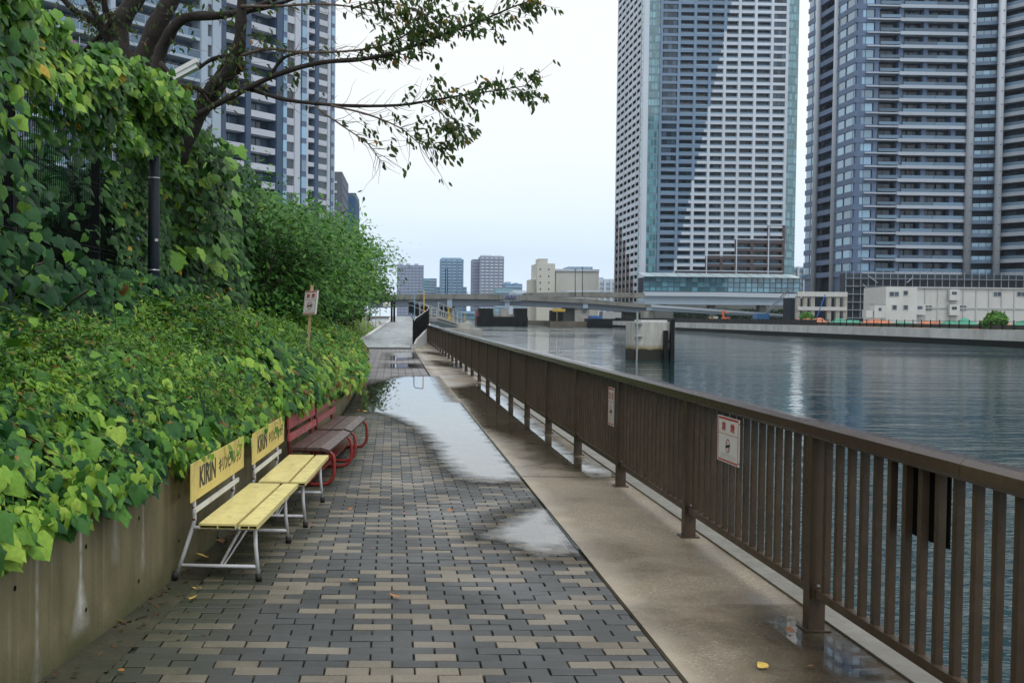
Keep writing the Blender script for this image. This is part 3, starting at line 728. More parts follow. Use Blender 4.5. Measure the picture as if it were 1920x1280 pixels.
# ================================================================== planting
ML_IVY = leafmat('ivy_leaf', [(0, (.010, .048, .022)), (.3, (.024, .100, .030)), (.58, (.085, .23, .034)), (.82, (.23, .42, .05)), (.98, (.38, .54, .085)), (.99, (.30, .20, .05)), (1, (.20, .11, .04))], .42, spec=.2)
ML_VINE = leafmat('vine_leaf', [(0, (.014, .060, .016)), (.4, (.045, .145, .026)), (.75, (.15, .33, .040)), (.95, (.29, .46, .06)), (.985, (.31, .46, .06)), (1, (.56, .36, .04))], .4)
ML_SHRUB = leafmat('shrub_leaf', [(0, (.022, .075, .020)), (.4, (.066, .180, .024)), (.75, (.160, .325, .030)), (.92, (.27, .43, .042)), (1, (.32, .17, .05))], .42)
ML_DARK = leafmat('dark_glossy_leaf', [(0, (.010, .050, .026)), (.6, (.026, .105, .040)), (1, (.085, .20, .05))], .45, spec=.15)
ML_TREE = leafmat('tree_leaf', [(0, (.028, .095, .022)), (.5, (.060, .195, .026)), (.9, (.15, .34, .036)), (1, (.30, .40, .06))], .45)
ML_CHERRY = leafmat('cherry_leaf', [(0, (.022, .055, .018)), (.6, (.050, .105, .022)), (.84, (.095, .15, .028)), (.93, (.25, .18, .03)), (1, (.42, .18, .03))], .45, trans=.4)
ML_GRASS = leafmat('weed_leaf', [(0, (.08, .16, .04)), (.7, (.20, .31, .06)), (1, (.34, .36, .13))], .6)
M_FLOWER = mat('morning_glory_purple', (.42, .10, .50), .6, .2, 30)
FENX = -2.6
def overhang(y): return np.interp(y, [3, 5.6, 6.3, 9.6, 10.5, 12.5, 14, 18, 24, 33], [.05, .05, .02, .04, .17, .22, .27, .32, .15, .0])
def bank_z(s, y):       # height of the planting above the walk, s = distance back from its front
    b = np.interp(y, [3, 5.8, 6.4, 9.6, 10, 13, 14, 33], [.67, .68, .74, .74, .78, .76, .67, .62])
    return b + (np.interp(y, [3, 24, 34], [.80, .80, .45]) + .08 * np.sin(y * 1.3) + .06 * np.sin(y * 3.1 + 1)) * (1 - np.exp(-np.maximum(s, 0) / .38))
# soil under the planting
mb = MB(); ys = np.linspace(-1, 60, 62)
def wfront(y): return float(wallx(y)) if y < 33 else walk_left(min(y, 51.6)) - (.0 if y < 51.6 else .0)
for k in range(4):
    s0, s1 = (.05, .4, .9, 1.9)[k], (.4, .9, 1.9, 9.)[k]; z0, z1 = (.6, .78, .95, 1.05)[k], (.78, .95, 1.05, 1.0)[k]
    q = lambda y: 1.0 if y < 33 else max(.12, 1 - (y - 33) / 8)
    mb.strip([(wfront(y) - s1, y, z1 * q(y)) for y in ys], [(wfront(y) - s0, y, z0 * q(y)) for y in ys])
mb.build('planting_soil', M_SOIL, kind='structure', smooth=True)

def clump(P, f, seed):      # smooth pseudo-noise in 0..1 for clumps and gaps
    r = np.random.default_rng(seed); a = np.zeros(len(P))
    for _ in range(5):
        k = r.normal(0, f, 3); a += np.sin(P @ k + r.uniform(0, 6.28))
    return .5 + a / 6.3

def bank_points(n, y0, y1, s0, s1, pw=1.0, lift=.10, depth=.16, bias=0.):
    y = y0 + (y1 - y0) * RNG.random(n) ** pw; s = s0 + (s1 - s0) * RNG.random(n)
    x = wallx(y) + overhang(y) - s; z = bank_z(s, y)
    cl = np.stack([x, y, z], 1); h = (clump(cl, 4.0, 3) - .5) * .22 + (clump(cl, 10., 4) - .5) * .10
    dz = np.exp(-np.maximum(s, 0) / .50) * 1.7
    N = unit(np.stack([dz, -.12 * np.ones(n), np.ones(n)], 1))
    off = h + RNG.uniform(-depth, .03, n)
    return np.stack([x, y, z], 1) + N * off[:, None], N, s, y

ivy = empty('ivy_bank', (-1.5, 6, .7), 'broad leaved ivy spilling over the low concrete wall behind the benches', 'ivy')
# -- hanging front of big ivy leaves
def ivy_front(n, y0, y1, size, pw, zlo):
    y = y0 + (y1 - y0) * RNG.random(n) ** pw; u = RNG.random(n) ** .75
    s = u * np.where(y < 10.5, .42, .62) - .02; P = np.stack([wallx(y) + overhang(y) - s, y, bank_z(s, y)], 1)
    hang = RNG.random(n) < .30
    drop = zlo(y) + .05 * np.sin(y * 5.3) + .04 * np.sin(y * 11 + 2)
    P[hang, 0] = wallx(y[hang]) + overhang(y[hang]) * RNG.uniform(.3, 1.0, hang.sum()) + RNG.uniform(.0, .05, hang.sum()) * np.where((y[hang] > 6.2) & (y[hang] < 13), .6, 1)
    P[hang, 2] = (drop + np.maximum(.06, .74 - drop) * RNG.random(n) ** .8)[hang]
    P += rnd(n, .03)
    N = unit(np.stack([np.where(hang, 1.1, .75), np.full(n, -.55), np.where(hang, .45, .9)], 1) + rnd(n, .38))
    T = np.stack([np.full(n, .55), np.full(n, -.1), np.full(n, -1.0)], 1) + rnd(n, .45)
    S = np.minimum(size * np.exp(RNG.normal(-.08, .38, n)), .125)
    tone = np.clip(RNG.beta(1.3, 1.5, n) * .80 + .45 * (clump(P, 3.5, 9) - .38) + np.where(hang, .20, .08), 0, .98)
    tone[RNG.random(n) < .012] = 1.0
    return P, N, T, S, tone
zlo = lambda y: np.interp(y, [3, 4.6, 5.6, 6.2, 6.5, 9.6, 10, 13, 14, 17, 20, 33], [.70, .70, .69, .70, .72, .72, .76, .74, .62, .45, .42, .4])
P, N, T, S, tone = ivy_front(5200, 3.2, 9.5, .073, 1.0, zlo)
order = np.argsort(-(S / P[:, 1]) * (P[:, 0] > wallx(P[:, 1]) - .12))
pick = order[:280]; rest_i = order[280:]
# the largest leaves are single parts sharing a few blades
blades = []
for k in range(10):
    tv, tf = IVY; me = bpy.data.meshes.new('ivy_blade')
    jit = tv.copy(); jit[:, 2] += np.random.default_rng(k).normal(0, .03, len(tv)); jit[:, :2] += np.random.default_rng(k + 50).normal(0, .025, (len(tv), 2))
    me.from_pydata([tuple(v) for v in jit], [], [tuple(map(int, f)) for f in tf])
    a = me.attributes.new('tone', 'FLOAT', 'POINT'); a.data.foreach_set('value', np.full(len(tv), k / 9 * .8 + .15, np.float32))
    me.materials.append(ML_IVY); me.polygons.foreach_set('use_smooth', [True] * len(me.polygons)); me.update(); blades.append(me)
inv = WORLD[ivy].inverted()
for i in pick:
    n_ = Vector(N[i]).normalized(); t_ = Vector(T[i]); t_ = (t_ - n_ * t_.dot(n_)).normalized(); b_ = t_.cross(n_)
    M4 = Matrix((b_, t_, n_)).transposed().to_4x4() @ Matrix.Diagonal((S[i], S[i], S[i], 1)); M4.translation = Vector(P[i])
    o = bpy.data.objects.new('leaf', blades[int(np.clip((tone[i] - .15) / .8 * 9.99, 0, 9))]); COL.objects.link(o); o.parent = ivy; o.matrix_parent_inverse = inv; o.matrix_basis = M4
for q_, (tm_, nm_) in enumerate(((IVY, 'ivy_leaves'), (IVYC, 'curled_ivy_leaves'), (HEART, 'young_ivy_leaves'))):
    ri = rest_i[q_::3]; leaves(nm_, P[ri], N[ri], T[ri], S[ri] * (1, .95, .7)[q_], tone[ri], tm_, ML_IVY, ivy, kind='stuff')
P, N, T, S, tone = ivy_front(9500, 9.0, 33.5, .085, 1.25, zlo)
for q_, (tm_, nm_) in enumerate(((IVY, 'far_ivy_leaves'), (IVYC, 'far_curled_leaves'), (HEART, 'far_young_leaves'))):
    leaves(nm_, P[q_::3], N[q_::3], T[q_::3], S[q_::3], np.clip(tone[q_::3] + .12, 0, 1), tm_, ML_IVY, ivy, kind='stuff')
# ivy scattered through the bank
P, N, s, y = bank_points(2600, 3.2, 26, .3, 2.2, 1.3)
leaves('inner_ivy_leaves', P + N * .05, N + rnd(len(P), .4), np.stack([np.full(len(P), .6), np.full(len(P), -.2), np.full(len(P), -.7)], 1) + rnd(len(P), .5), .075 * np.exp(RNG.normal(0, .25, len(P))), RNG.beta(2, 2, len(P)), IVY, ML_IVY, ivy, kind='stuff')
# trailing stems over the bench boards and wall
stems = MB()
for k in range(46):
    y = RNG.uniform(4.4, 14); s = RNG.uniform(.0, .3); x = float(wallx(y) + overhang(y) - s); z = float(bank_z(s, y))
    p = [(x, y, z)]; dx_, dy_ = RNG.uniform(.02, .06), RNG.uniform(-.08, .08)
    for j in range(6): p.append((min(p[-1][0] + dx_, float(wallx(p[-1][1])) + float(overhang(y)) + .09), p[-1][1] + dy_, p[-1][2] - RNG.uniform(.02, .06) if j > 1 else p[-1][2] - .01))
    stems.tube(p, .0022, 4, False)
TP, TT = [], []
for y, yb_ in ((6.50, 0), (6.78, 0), (7.25, 0), (7.70, 0), (8.2, 1), (8.5, 1), (8.9, 1), (9.3, 1), (10.3, 2), (10.7, 2), (11.2, 2), (11.9, 3), (12.4, 3)):
    bx = (lambda q: (-.762 + .065 * (q - 6.4) - .376, -.612 + .052 * (q - 8.05) - .376, -.485 + .091 * (q - 9.98) - .425, -.345 + .078 * (q - 11.66) - .425)[yb_])
    p = [(bx(y) - .10, y, .80), (bx(y) - .01, y + .02, .755)]; dy_ = RNG.uniform(-.05, .07)
    for j in range(RNG.integers(1, 4)): q = p[-1][1] + dy_; p.append((bx(q) + .012, q, p[-1][2] - RNG.uniform(.02, .05)))
    stems.tube(p, .0019, 4, False)
    for c in p[1:]:
        TP.append((c[0] + .012, c[1] + RNG.uniform(-.03, .03), c[2])); TT.append((.1, RNG.uniform(-.4, .4), -1))
TP, TT = np.array(TP), np.array(TT)
leaves('tendril_leaves', TP, np.array([.9, -.35, .3]) + rnd(len(TP), .25), TT, RNG.uniform(.030, .062, len(TP)), RNG.uniform(.45, .95, len(TP)), IVY, ML_IVY, ivy, kind='stuff')
stems.build('stems', M_STEM, ivy, kind='stuff')

# -- fine leaved golden green shrubs on the bank
shr = empty('bank_shrubs', (-1.9, 8, .9), 'fine leaved golden green shrubs covering the bank between wall and lamp post', 'shrub')
def shrub(n, y0, y1, s0, s1, size, pw, nm):
    P, N, s, y = bank_points(n, y0, y1, s0, s1, pw, depth=.20)
    cl = clump(P, 2.4, 21)
    spr = (RNG.random(n) < .25); P[spr] += N[spr] * RNG.uniform(.0, .10, spr.sum())[:, None]
    Nn = N + rnd(n, .6); T = np.stack([.5 + 0 * s, -.1 + 0 * s, .25 + 0 * s], 1) + rnd(n, .75)
    tone = np.clip(RNG.beta(1.6, 1.8, n) * .7 + .6 * (cl - .36) + .12 * spr, 0, .96); tone[RNG.random(n) < .035] = 1.0
    leaves(nm, P, Nn, T, size * np.exp(RNG.normal(0, .25, n)), tone, SMALL, ML_SHRUB, shr, kind='stuff')
shrub(96000, 3.3, 9.5, .06, 2.1, .042, 1.0, 'shrub_leaves')
shrub(56000, 9.0, 17, .22, 1.9, .046, 1.0, 'middle_shrub_leaves')
shrub(30000, 16, 34, .1, 1.9, .060, 1.15, 'far_shrub_leaves')
tw = MB()
for k in range(90):
    P, N, s, y = bank_points(1, 4, 14, .5, 1.9); p = Vector(P[0]); d = Vector((RNG.uniform(-.2, .8), RNG.uniform(-.8, .8), RNG.uniform(.05, .5))).normalized(); L = RNG.uniform(.15, .4)
    tw.tube([p - d * .1, p + d * L * .5, p + d * L - Vector((0, 0, .05 * L))], [.0035, .0025, .0012], 4, False)
tw.build('twigs', M_STEM, shr, kind='stuff')

# ================================================================== mesh fence with climbers
fen = empty('mesh_fence', (FENX, 9.8, .9), 'tall black wire mesh fence behind the bank, overgrown by climbers', 'fence')
fposts = [3.2, 5.4, 7.6, 9.8, 12.0, 14.2, 16.4, 18.6, 20.8]
emit(fen, 'post', M_FENCE, [((FENX, y_, 2.3), (.062, .062, 2.8), 0) for y_ in fposts])
for a, b in zip(fposts[:-1], fposts[1:]):
    p = MB(); yy = a + .06
    while yy < b - .03: p.b3(FENX + .034, FENX + .039, yy - .0025, yy + .0025, 1.0, 3.62); yy += .05
    for z_ in (1.05, 1.55, 2.1, 2.65, 3.2, 3.6):
        p.b3(FENX + .040, FENX + .046, a + .02, b - .02, z_ - .004, z_ + .004); p.b3(FENX + .05, FENX + .056, a + .02, b - .02, z_ + .03, z_ + .037)
    p.build('mesh_panel', M_FENCE, fen)

vine = empty('climbing_vine', (FENX + .1, 9.8, .9), 'climbing vine with heart shaped leaves and purple flowers draped over the mesh fence', 'climber')
def vine_cloud(n, y0, y1, z0, z1, size, thick, keep, nm, tm=HEART, m=ML_VINE, tadd=0., xb=FENX + .08, par=None, pw=1., tb=(1.4, 2.0), dp=.6):
    y = RNG.uniform(y0, y1, n); z = z0 + (z1 - z0) * RNG.random(n) ** pw
    P = np.stack([xb + thick(y, z) * RNG.random(n) ** dp, y, z], 1)
    k = keep(P); P = P[RNG.random(n) < k]; n = len(P)
    N = unit(np.stack([np.full(n, .8), np.full(n, -.45), np.full(n, .65)], 1) + rnd(n, .4))
    T = np.stack([np.full(n, .35), np.full(n, -.1), np.full(n, -1.)], 1) + rnd(n, .42)
    tone = np.clip(RNG.beta(*tb, n) * .85 + .45 * (clump(P, 2.2, 33) - .45) + tadd * (P[:, 2] - 2), 0, .97)
    tone[RNG.random(n) < .012] = 1.0
    leaves(nm, P, N, T, np.minimum(size * np.exp(RNG.normal(0, .3, n)), size * 1.45), tone, tm, m, par or vine, kind='stuff')
# crest over the fence top
vine_cloud(10500, 3.5, 12.6, 3.02, 3.86, .078, lambda y, z: .22 + .16 * np.sin(y * 2.7) * np.sin(z * 5) + .05, lambda P: np.clip((P[:, 2] - 2.95) / .35, .3, 1) * (P[:, 2] < 3.66 + .14 * np.sin(P[:, 1] * 2.1) + .10 * np.sin(P[:, 1] * 5.7 + 1)), 'crest_leaves', tadd=.12)
vine_cloud(900, 9.8, 11.6, 3.40, 3.80, .078, lambda y, z: .45, lambda P: (np.abs(P[:, 1] - 10.7) < .85 - 1.6 * np.abs(P[:, 2] - 3.6)) * 1.0, 'pole_top_leaves', tadd=.12, xb=FENX + .12)
# sparse curtain in front of the mesh
vine_cloud(6500, 6.6, 12.4, 1.3, 3.1, .07, lambda y, z: .10, lambda P: np.clip(clump(P, 3.2, 44) * 1.6 - .75, 0, .55) + .05, 'curtain_leaves', tb=(1.1, 2.4))
# dense ivy on the lower and near part
vine_cloud(17000, 3.3, 9.0, 1.05, 3.3, .078, lambda y, z: .42 + .16 * np.sin(y * 3) * np.sin(z * 4), lambda P: np.clip(1.15 - np.maximum(0, P[:, 1] - 6.6) * 1.1 - np.maximum(0, P[:, 2] - (2.6 - .35 * (P[:, 1] - 5))) * .8, 0, 1) * np.clip(clump(P, 2.2, 45) * 2.2 - .2, .25, 1), 'near_ivy_leaves', IVY, ML_IVY, -.05, tb=(1.0, 2.6), dp=1.1)
vine_cloud(5200, 8.0, 13, 1.15, 2.0, .072, lambda y, z: .30, lambda P: np.clip(1.6 - (P[:, 2] - 1.1) * 1.6, .05, 1), 'low_ivy_leaves', IVY, ML_IVY, -.05, tb=(1.0, 2.8), dp=1.1)
# beyond the lamp: a thick hanging mass
vine_cloud(15000, 12.2, 21.5, 1.1, 3.75, .085, lambda y, z: .55 + .2 * np.sin(y * 1.9) * np.cos(z * 3), lambda P: np.clip(clump(P, 2.0, 55) * 1.6, .12, 1) * (P[:, 2] < 3.55 + .18 * np.sin(P[:, 1] * 1.7)), 'far_vine_leaves', tadd=.02, tb=(1.0, 2.9), dp=1.0)
for px, py, Y in ((137, 82, 8.55), (211, 149, 9.6), (243, 165, 9.9), (105, 715, 6.6)):
    c = Vector(atY(px, py, Y)); f = MB(); n = 10; r = .036 if Y < 9 else .028
    ax = Vector((.5, -.8, .35)).normalized(); u = ax.orthogonal().normalized(); v = ax.cross(u)
    vs = [tuple(c - ax * .035)] + [tuple(c - ax * .012 + (u * math.cos(6.283 * i / n) + v * math.sin(6.283 * i / n)) * r * .35) for i in range(n)] + [tuple(c + (u * math.cos(6.283 * i / n) + v * math.sin(6.283 * i / n)) * r * (1 if i % 2 else .9)) for i in range(n)]
    f.add(vs, [(0, 1 + (i + 1) % n, 1 + i) for i in range(n)] + [(1 + i, 1 + (i + 1) % n, 1 + n + (i + 1) % n, 1 + n + i) for i in range(n)]); f.build('flower', M_FLOWER, vine)

# ================================================================== trees and shrubs behind
def grow(mb, p, d, L, r, depth, tips, rs, spread=.6, up=.15, n=6):
    pts = [p]; rad = [r]; q = p; dd = d
    for i in range(3):
        dd = (dd + Vector(rs.normal(0, .16, 3)) + Vector((0, 0, up * .25))).normalized(); q = q + dd * (L / 3); pts.append(q); rad.append(r * (1 - .13 * (i + 1)))
    mb.tube(pts, rad, n if r > .02 else 4, False)
    if depth == 0: tips.append((pts[1], dd)); tips.append((q, dd)); return
    if depth == 1: tips.append((pts[2], dd))
    for k in range(3 if depth > 1 else 4):
        a = rs.uniform(0, 6.283); o = dd.orthogonal().normalized(); o = Matrix.Rotation(a, 3, dd) @ o
        nd_ = (dd * (1 - spread * rs.uniform(.5, 1)) + o * spread * rs.uniform(.7, 1.2) + Vector((0, 0, up))).normalized()
        grow(mb, pts[rs.integers(1, 4)] if k else q, nd_, L * rs.uniform(.58, .8), r * .56, depth - 1, tips, rs, spread, up, n)
def tree(name, base, h, seed, label, cat, tm, m, leaf, per, r0=.07, cull=None, lean=(0, 0), spread=.65, up=.15, depth=3, spreadl=.22, nstem=1, group=None, maxx=None):
    rs = np.random.default_rng(seed); e = empty(name, base, label, cat, group); mb = MB(); tips = []
    for s_ in range(nstem):
        d = Vector((lean[0] + rs.normal(0, .25 if nstem > 1 else .05), lean[1] + rs.normal(0, .25 if nstem > 1 else .05), 1)).normalized()
        grow(mb, Vector(base) + Vector((rs.normal(0, .1), rs.normal(0, .1), 0)) * (nstem > 1), d, h * .42, r0, depth, tips, rs, spread, up)
    mb.build('trunk', M_TWIG if r0 < .05 else M_BARK, e, True)
    tp = np.array([list(t[0]) for t in tips]); td = np.array([list(t[1]) for t in tips])
    i = np.repeat(np.arange(len(tp)), per); n = len(i)
    P = tp[i] + rs.normal(0, spreadl, (n, 3)) * np.array([1, 1, .6]) - td[i] * rs.random((n, 1)) * .2
    if cull is not None: kp = (P[:, 2] > cull[1]) | (P[:, 0] < cull[0]); P, i = P[kp], i[kp]; n = len(P)
    if maxx is not None: P[:, 0] = np.where(P[:, 0] > maxx, maxx - rs.random(n) * .5, P[:, 0])
    N = np.stack([np.full(n, .25), np.full(n, -.35), np.full(n, 1.0)], 1) + rs.normal(0, .5, (n, 3))
    T = td[i] * .6 + np.array([.1, -.1, -.5]) + rs.normal(0, .55, (n, 3))
    tone = np.clip(rs.beta(2.2, 2.2, n) * .8 + .35 * (clump(P, 1.6, seed + 5) - .4), 0, 1)
    leaves('crown', P, N, T, leaf * np.exp(rs.normal(0, .25, n)), tone, tm, m, e); return e
# seen through the mesh and above it
for k, (x, y, h, s) in enumerate(((-3.9, 6.5, 2.9, 1), (-3.9, 8.6, 2.9, 2), (-4.0, 10.8, 2.8, 3), (-4.1, 13.0, 2.6, 4))):
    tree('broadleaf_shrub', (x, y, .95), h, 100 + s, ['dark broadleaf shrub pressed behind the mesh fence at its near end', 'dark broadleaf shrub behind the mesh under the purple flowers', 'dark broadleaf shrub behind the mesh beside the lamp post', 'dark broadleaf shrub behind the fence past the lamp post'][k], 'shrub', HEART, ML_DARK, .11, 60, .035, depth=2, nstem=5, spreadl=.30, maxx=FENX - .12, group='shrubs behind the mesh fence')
# big pale leaves hanging past the lamp
big = empty('large_leaved_sapling', (-2.5, 13.2, 1.0), 'sapling with very large pale green lobed leaves past the lamp post', 'sapling')
mb = MB()
for k in range(5): mb.tube([(-2.55, 13.1 + .15 * k, 1.0), (-2.5 + .05 * k, 13.0 + .2 * k, 2.4), (-2.3 + .06 * k, 12.7 + .25 * k, 3.6 - .15 * k)], [.02, .015, .006], 5, False)
mb.build('stem', M_TWIG, big)
n = 150; P = np.stack([RNG.uniform(-2.55, -1.95, n), RNG.uniform(12.3, 14.4, n), RNG.uniform(2.15, 3.75, n)], 1)
leaves('large_leaves', P, np.array([.7, -.6, .6]) + rnd(n, .3), np.array([.25, -.1, -1.]) + rnd(n, .3), RNG.uniform(.14, .26, n), RNG.uniform(.45, .92, n), BIG, ML_VINE, big, kind='stuff')

spec = [  # base x, y, height, seed, leaf template, mat, leaf size, leaves per tip, label
    (-2.8, 16.5, 2.95, 1, LANCE, ML_TREE, .085, 40, 'dark glossy evergreen shrub on the bank past the large leaved sapling'),
    (-2.2, 19.5, 2.9, 2, LANCE, ML_TREE, .085, 40, 'dark glossy evergreen shrub behind the leaning stake notice'),
    (-3.1, 22.5, 3.4, 3, LANCE, ML_TREE, .095, 30, 'mid green feathery shrub behind the dark evergreen shrubs'),
    (-2.3, 25.0, 3.2, 4, HEART, ML_VINE, .10, 34, 'loose mid green shrub with broad leaves over the hedge end'),
    (-2.9, 28.5, 3.9, 5, LANCE, ML_TREE, .10, 27, 'taller feathery tree whose sprays reach up over the far tower'),
    (-2.1, 32.5, 3.9, 6, LANCE, ML_TREE, .105, 24, 'feathery tree leaning towards the walk at the hedge end'),
    (-2.7, 38.0, 4.6, 7, LANCE, ML_TREE, .12, 28, 'yellow green tree beyond the hedge end'),
    (-2.5, 46.0, 4.2, 8, LANCE, ML_TREE, .14, 30, 'soft green tree above the weedy verge'),
    (-2.6, 58.0, 3.3, 9, LANCE, ML_CHERRY, .16, 34, 'olive green cherry beside the ramp'),
    (-1.9, 70.0, 3.2, 10, LANCE, ML_CHERRY, .19, 34, 'small olive green cherry behind the gate post'),
]
for x, y, h, s, tm, m, lf, per, lab in spec:
    tree('bank_tree' if h > 3 else 'bank_shrub', (x, y, .85 if y < 50 else .6), h, 200 + s, lab, 'tree' if h > 3 else 'shrub', tm, m, lf, per, .05 if h > 3 else .03, lean=(.25, -.05), depth=3, nstem=3 if h > 3 else 4, spreadl=.19 + .004 * y, group='trees and shrubs along the bank', cull=None if y < 24 else (-1.75, np.interp(y, [24, 33, 60, 70], [1.5, 1.75, 2.3, 2.6])))
# low growth under the trees, and the weedy verge before the ramp
und = empty('undergrowth', (-2, 22, .9), 'dense dark undergrowth along the bank below the trees', 'undergrowth')
n = 26000; y = 15 + 36 * RNG.random(n) ** 1.2; P = np.stack([np.interp(y, [15, 33, 45, 51], [-1.9, -1.6, -2.5, -2.9]) - RNG.random(n) * 1.3, y, .9 + RNG.random(n) ** .8 * np.interp(y, [15, 20, 30, 50], [2.3, 2.2, 2.4, 1.9])], 1)
keep = clump(P, 1.8, 71) + RNG.random(n) * .3 > .48; P = P[keep]; n = len(P)
leaves('undergrowth_leaves', P, np.array([.6, -.5, .7]) + rnd(n, .45), np.array([.3, -.1, -.8]) + rnd(n, .5), np.interp(P[:, 1], [15, 50], [.085, .15]) * np.exp(RNG.normal(0, .25, n)), np.clip(RNG.beta(2, 2.4, n) * .7 + .5 * (clump(P, 2., 72) - .35), 0, .95), HEART, ML_VINE, und, kind='stuff')
n = 17000; y = 33 + 36 * RNG.random(n); xr = np.interp(y, [33, 36, 44, 51.6, 54, 60, 67, 73], [-.8, -1.05, -1.5, -1.75, -1.8, -1.15, -.72, -.35])
P = np.stack([xr - .05 - RNG.random(n) ** 1.2 * 2.0, y, np.zeros(n)], 1); hg = np.clip((xr - P[:, 0]) * .9, .08, .95) * (.55 + .6 * clump(P, 1.5, 81))
P[:, 2] = np.interp(y, [33, 40, 52, 74], [.35, .12, .02, .75]) + hg * RNG.random(n)
leaves('weeds', P, np.array([.5, -.8, .5]) + rnd(n, .5), np.array([.2, -.1, .9]) + rnd(n, .4), RNG.uniform(.08, .2, n), np.clip(RNG.beta(2, 2, n), 0, 1), SMALL, ML_GRASS, kind='stuff', label='soft light green weeds on the verge before the ramp', cat='weeds')

# ================================================================== the cherry whose boughs reach over the walk
ch = empty('cherry_tree', (-3.6, 13.0, .9), 'old cherry tree with black trunks and a sparse bough over the walk', 'tree')
def px(pts, Y0, Y1):
    k = len(pts); return [Vector(atY(p[0], p[1], Y0 + (Y1 - Y0) * i / max(1, k - 1))) for i, p in enumerate(pts)]
def smooth_line(p, sub=4):
    out = []
    for i in range(len(p) - 1):
        p0, p1, p2, p3 = p[max(i - 1, 0)], p[i], p[i + 1], p[min(i + 2, len(p) - 1)]
        for j in range(sub):
            t_ = j / sub; out.append(.5 * ((2 * p1) + (p2 - p0) * t_ + (2 * p0 - 5 * p1 + 4 * p2 - p3) * t_ ** 2 + (3 * p1 - p0 - 3 * p2 + p3) * t_ ** 3))
    return out + [p[-1]]
BOUGHS = []
def bough(nm, pts, Y0, Y1, r0, r1, m=M_BARK, n=9):
    L = smooth_line(px(pts, Y0, Y1)); k = len(L)
    rad = [(r0 + (r1 - r0) * (i / (k - 1))) * (1 + .07 * math.sin(i * 2.3) + .05 * math.sin(i * 5.1)) for i in range(k)]
    MB().tube(L, rad, n).build(nm, m, ch, True); BOUGHS.append(L); return L
bough('trunk', [(262, 420), (250, 260), (232, 130), (222, 60), (240, 20), (285, -40)], 13.2, 13.2, .15, .10)
bough('trunk', [(258, 330), (262, 150), (285, 70), (320, 0), (350, -60)], 12.9, 12.7, .13, .10)
bough('trunk', [(285, 330), (296, 130), (312, 75), (345, 35), (410, 30)], 12.6, 12.2, .09, .045)
bough('limb', [(215, 75), (180, 45), (140, 20), (110, -10)], 13.2, 13.0, .05, .03)
bough('limb', [(212, 100), (195, 60), (175, 20), (155, -20)], 13.2, 13.0, .045, .03)
bough('limb', [(205, 50), (198, 20), (192, -15)], 13.2, 13.0, .045, .035)
bough('limb', [(215, 60), (190, 68), (160, 95)], 13.3, 13.4, .05, .03)
main = bough('bough', [(330, 300), (362, 226), (392, 182), (430, 125), (447, 95), (452, 40), (455, -30)], 12.3, 11.8, .125, .045)
bough('bough_stub', [(400, 160), (440, 128), (452, 118)], 12.05, 11.95, .085, .06)
BR = [
 ([(365, 218), (440, 178), (520, 140), (600, 118), (690, 110), (760, 92), (840, 62), (905, 38), (960, 14), (988, 4)], 12.0, 11.0, .036, .004),
 ([(470, 168), (540, 188), (640, 198), (740, 198), (800, 190), (860, 180), (930, 170), (995, 160)], 11.9, 11.0, .024, .003),
 ([(452, 105), (500, 92), (560, 98), (620, 98), (700, 90), (760, 66), (790, 30), (812, -10)], 11.9, 11.3, .019, .003),
 ([(505, 145), (530, 110), (560, 100)], 11.9, 11.7, .022, .014),
 ([(452, 12), (520, 12), (600, 8), (680, 16), (740, 30)], 11.8, 11.4, .018, .004),
 ([(620, 198), (690, 215), (750, 240), (785, 268), (820, 280)], 11.5, 11.3, .012, .003),
 ([(660, 16), (700, 5), (760, 12), (820, 40)], 11.5, 11.2, .012, .003),
 ([(800, 192), (830, 215), (845, 240)], 11.2, 11.1, .009, .003),
 ([(590, 200), (640, 235), (690, 270), (712, 300)], 11.6, 11.5, .010, .003),
 ([(300, 118), (340, 160), (365, 165), (390, 176)], 12.2, 12.0, .03, .025),
 ([(372, 128), (400, 110), (430, 104)], 12.1, 11.9, .022, .02),
]
lines = [bough('branch', p, a, b, r0, r1, M_BARK if r0 > .02 else M_TWIG, 7) for p, a, b, r0, r1 in BR]
rs = np.random.default_rng(77); tw = MB(); LP, LT = [], []
leafy = [(840, 240, 40), (930, 30, 60), (960, 180, 45), (760, 90, 50), (700, 25, 70), (850, 80, 50), (880, 170, 60), (840, 100, 60), (845, 225, 30)]
for L, (p_, a_, b_, r0, r1) in zip(lines, BR):
    k = len(L)
    for i in range(3, k):
        for c_ in range(2 if i < k * .4 else 3):
            d = (L[i] - L[i - 1]).normalized(); o = Vector(rs.normal(0, 1, 3)); o = (o - d * o.dot(d)).normalized()
            d2 = (d * .8 + o * .8 + Vector((0, 0, -.03))).normalized(); ln = rs.uniform(.12, .42) * (1.2 if 560 < p_[-1][0] < 900 else 1)
            q = [L[i]]; dd = d2
            for j in range(4): dd = (dd + Vector(rs.normal(0, .18, 3)) + Vector((.06, 0, .03))).normalized(); q.append(q[-1] + dd * ln / 4)
            tw.tube(q, [.0034, .0028, .0022, .0016, .001], 4, False)
            x_, y_ = proj(*q[-1]); dens = 0.10
            if x_ > 700 and y_ < 300: dens = .52 if (x_ > 800 or y_ < 110) else .14
            if x_ < 560: dens = .25
            for j in range(1, 5):
                if rs.random() < dens * 1.2:
                    for z_ in range(rs.integers(2, 6) if x_ > 700 else rs.integers(1, 4)):
                        LP.append(q[j] + Vector(rs.normal(0, .025, 3))); LT.append(dd * .35 + Vector((.15, 0, -.9)) + Vector(rs.normal(0, .35, 3)))
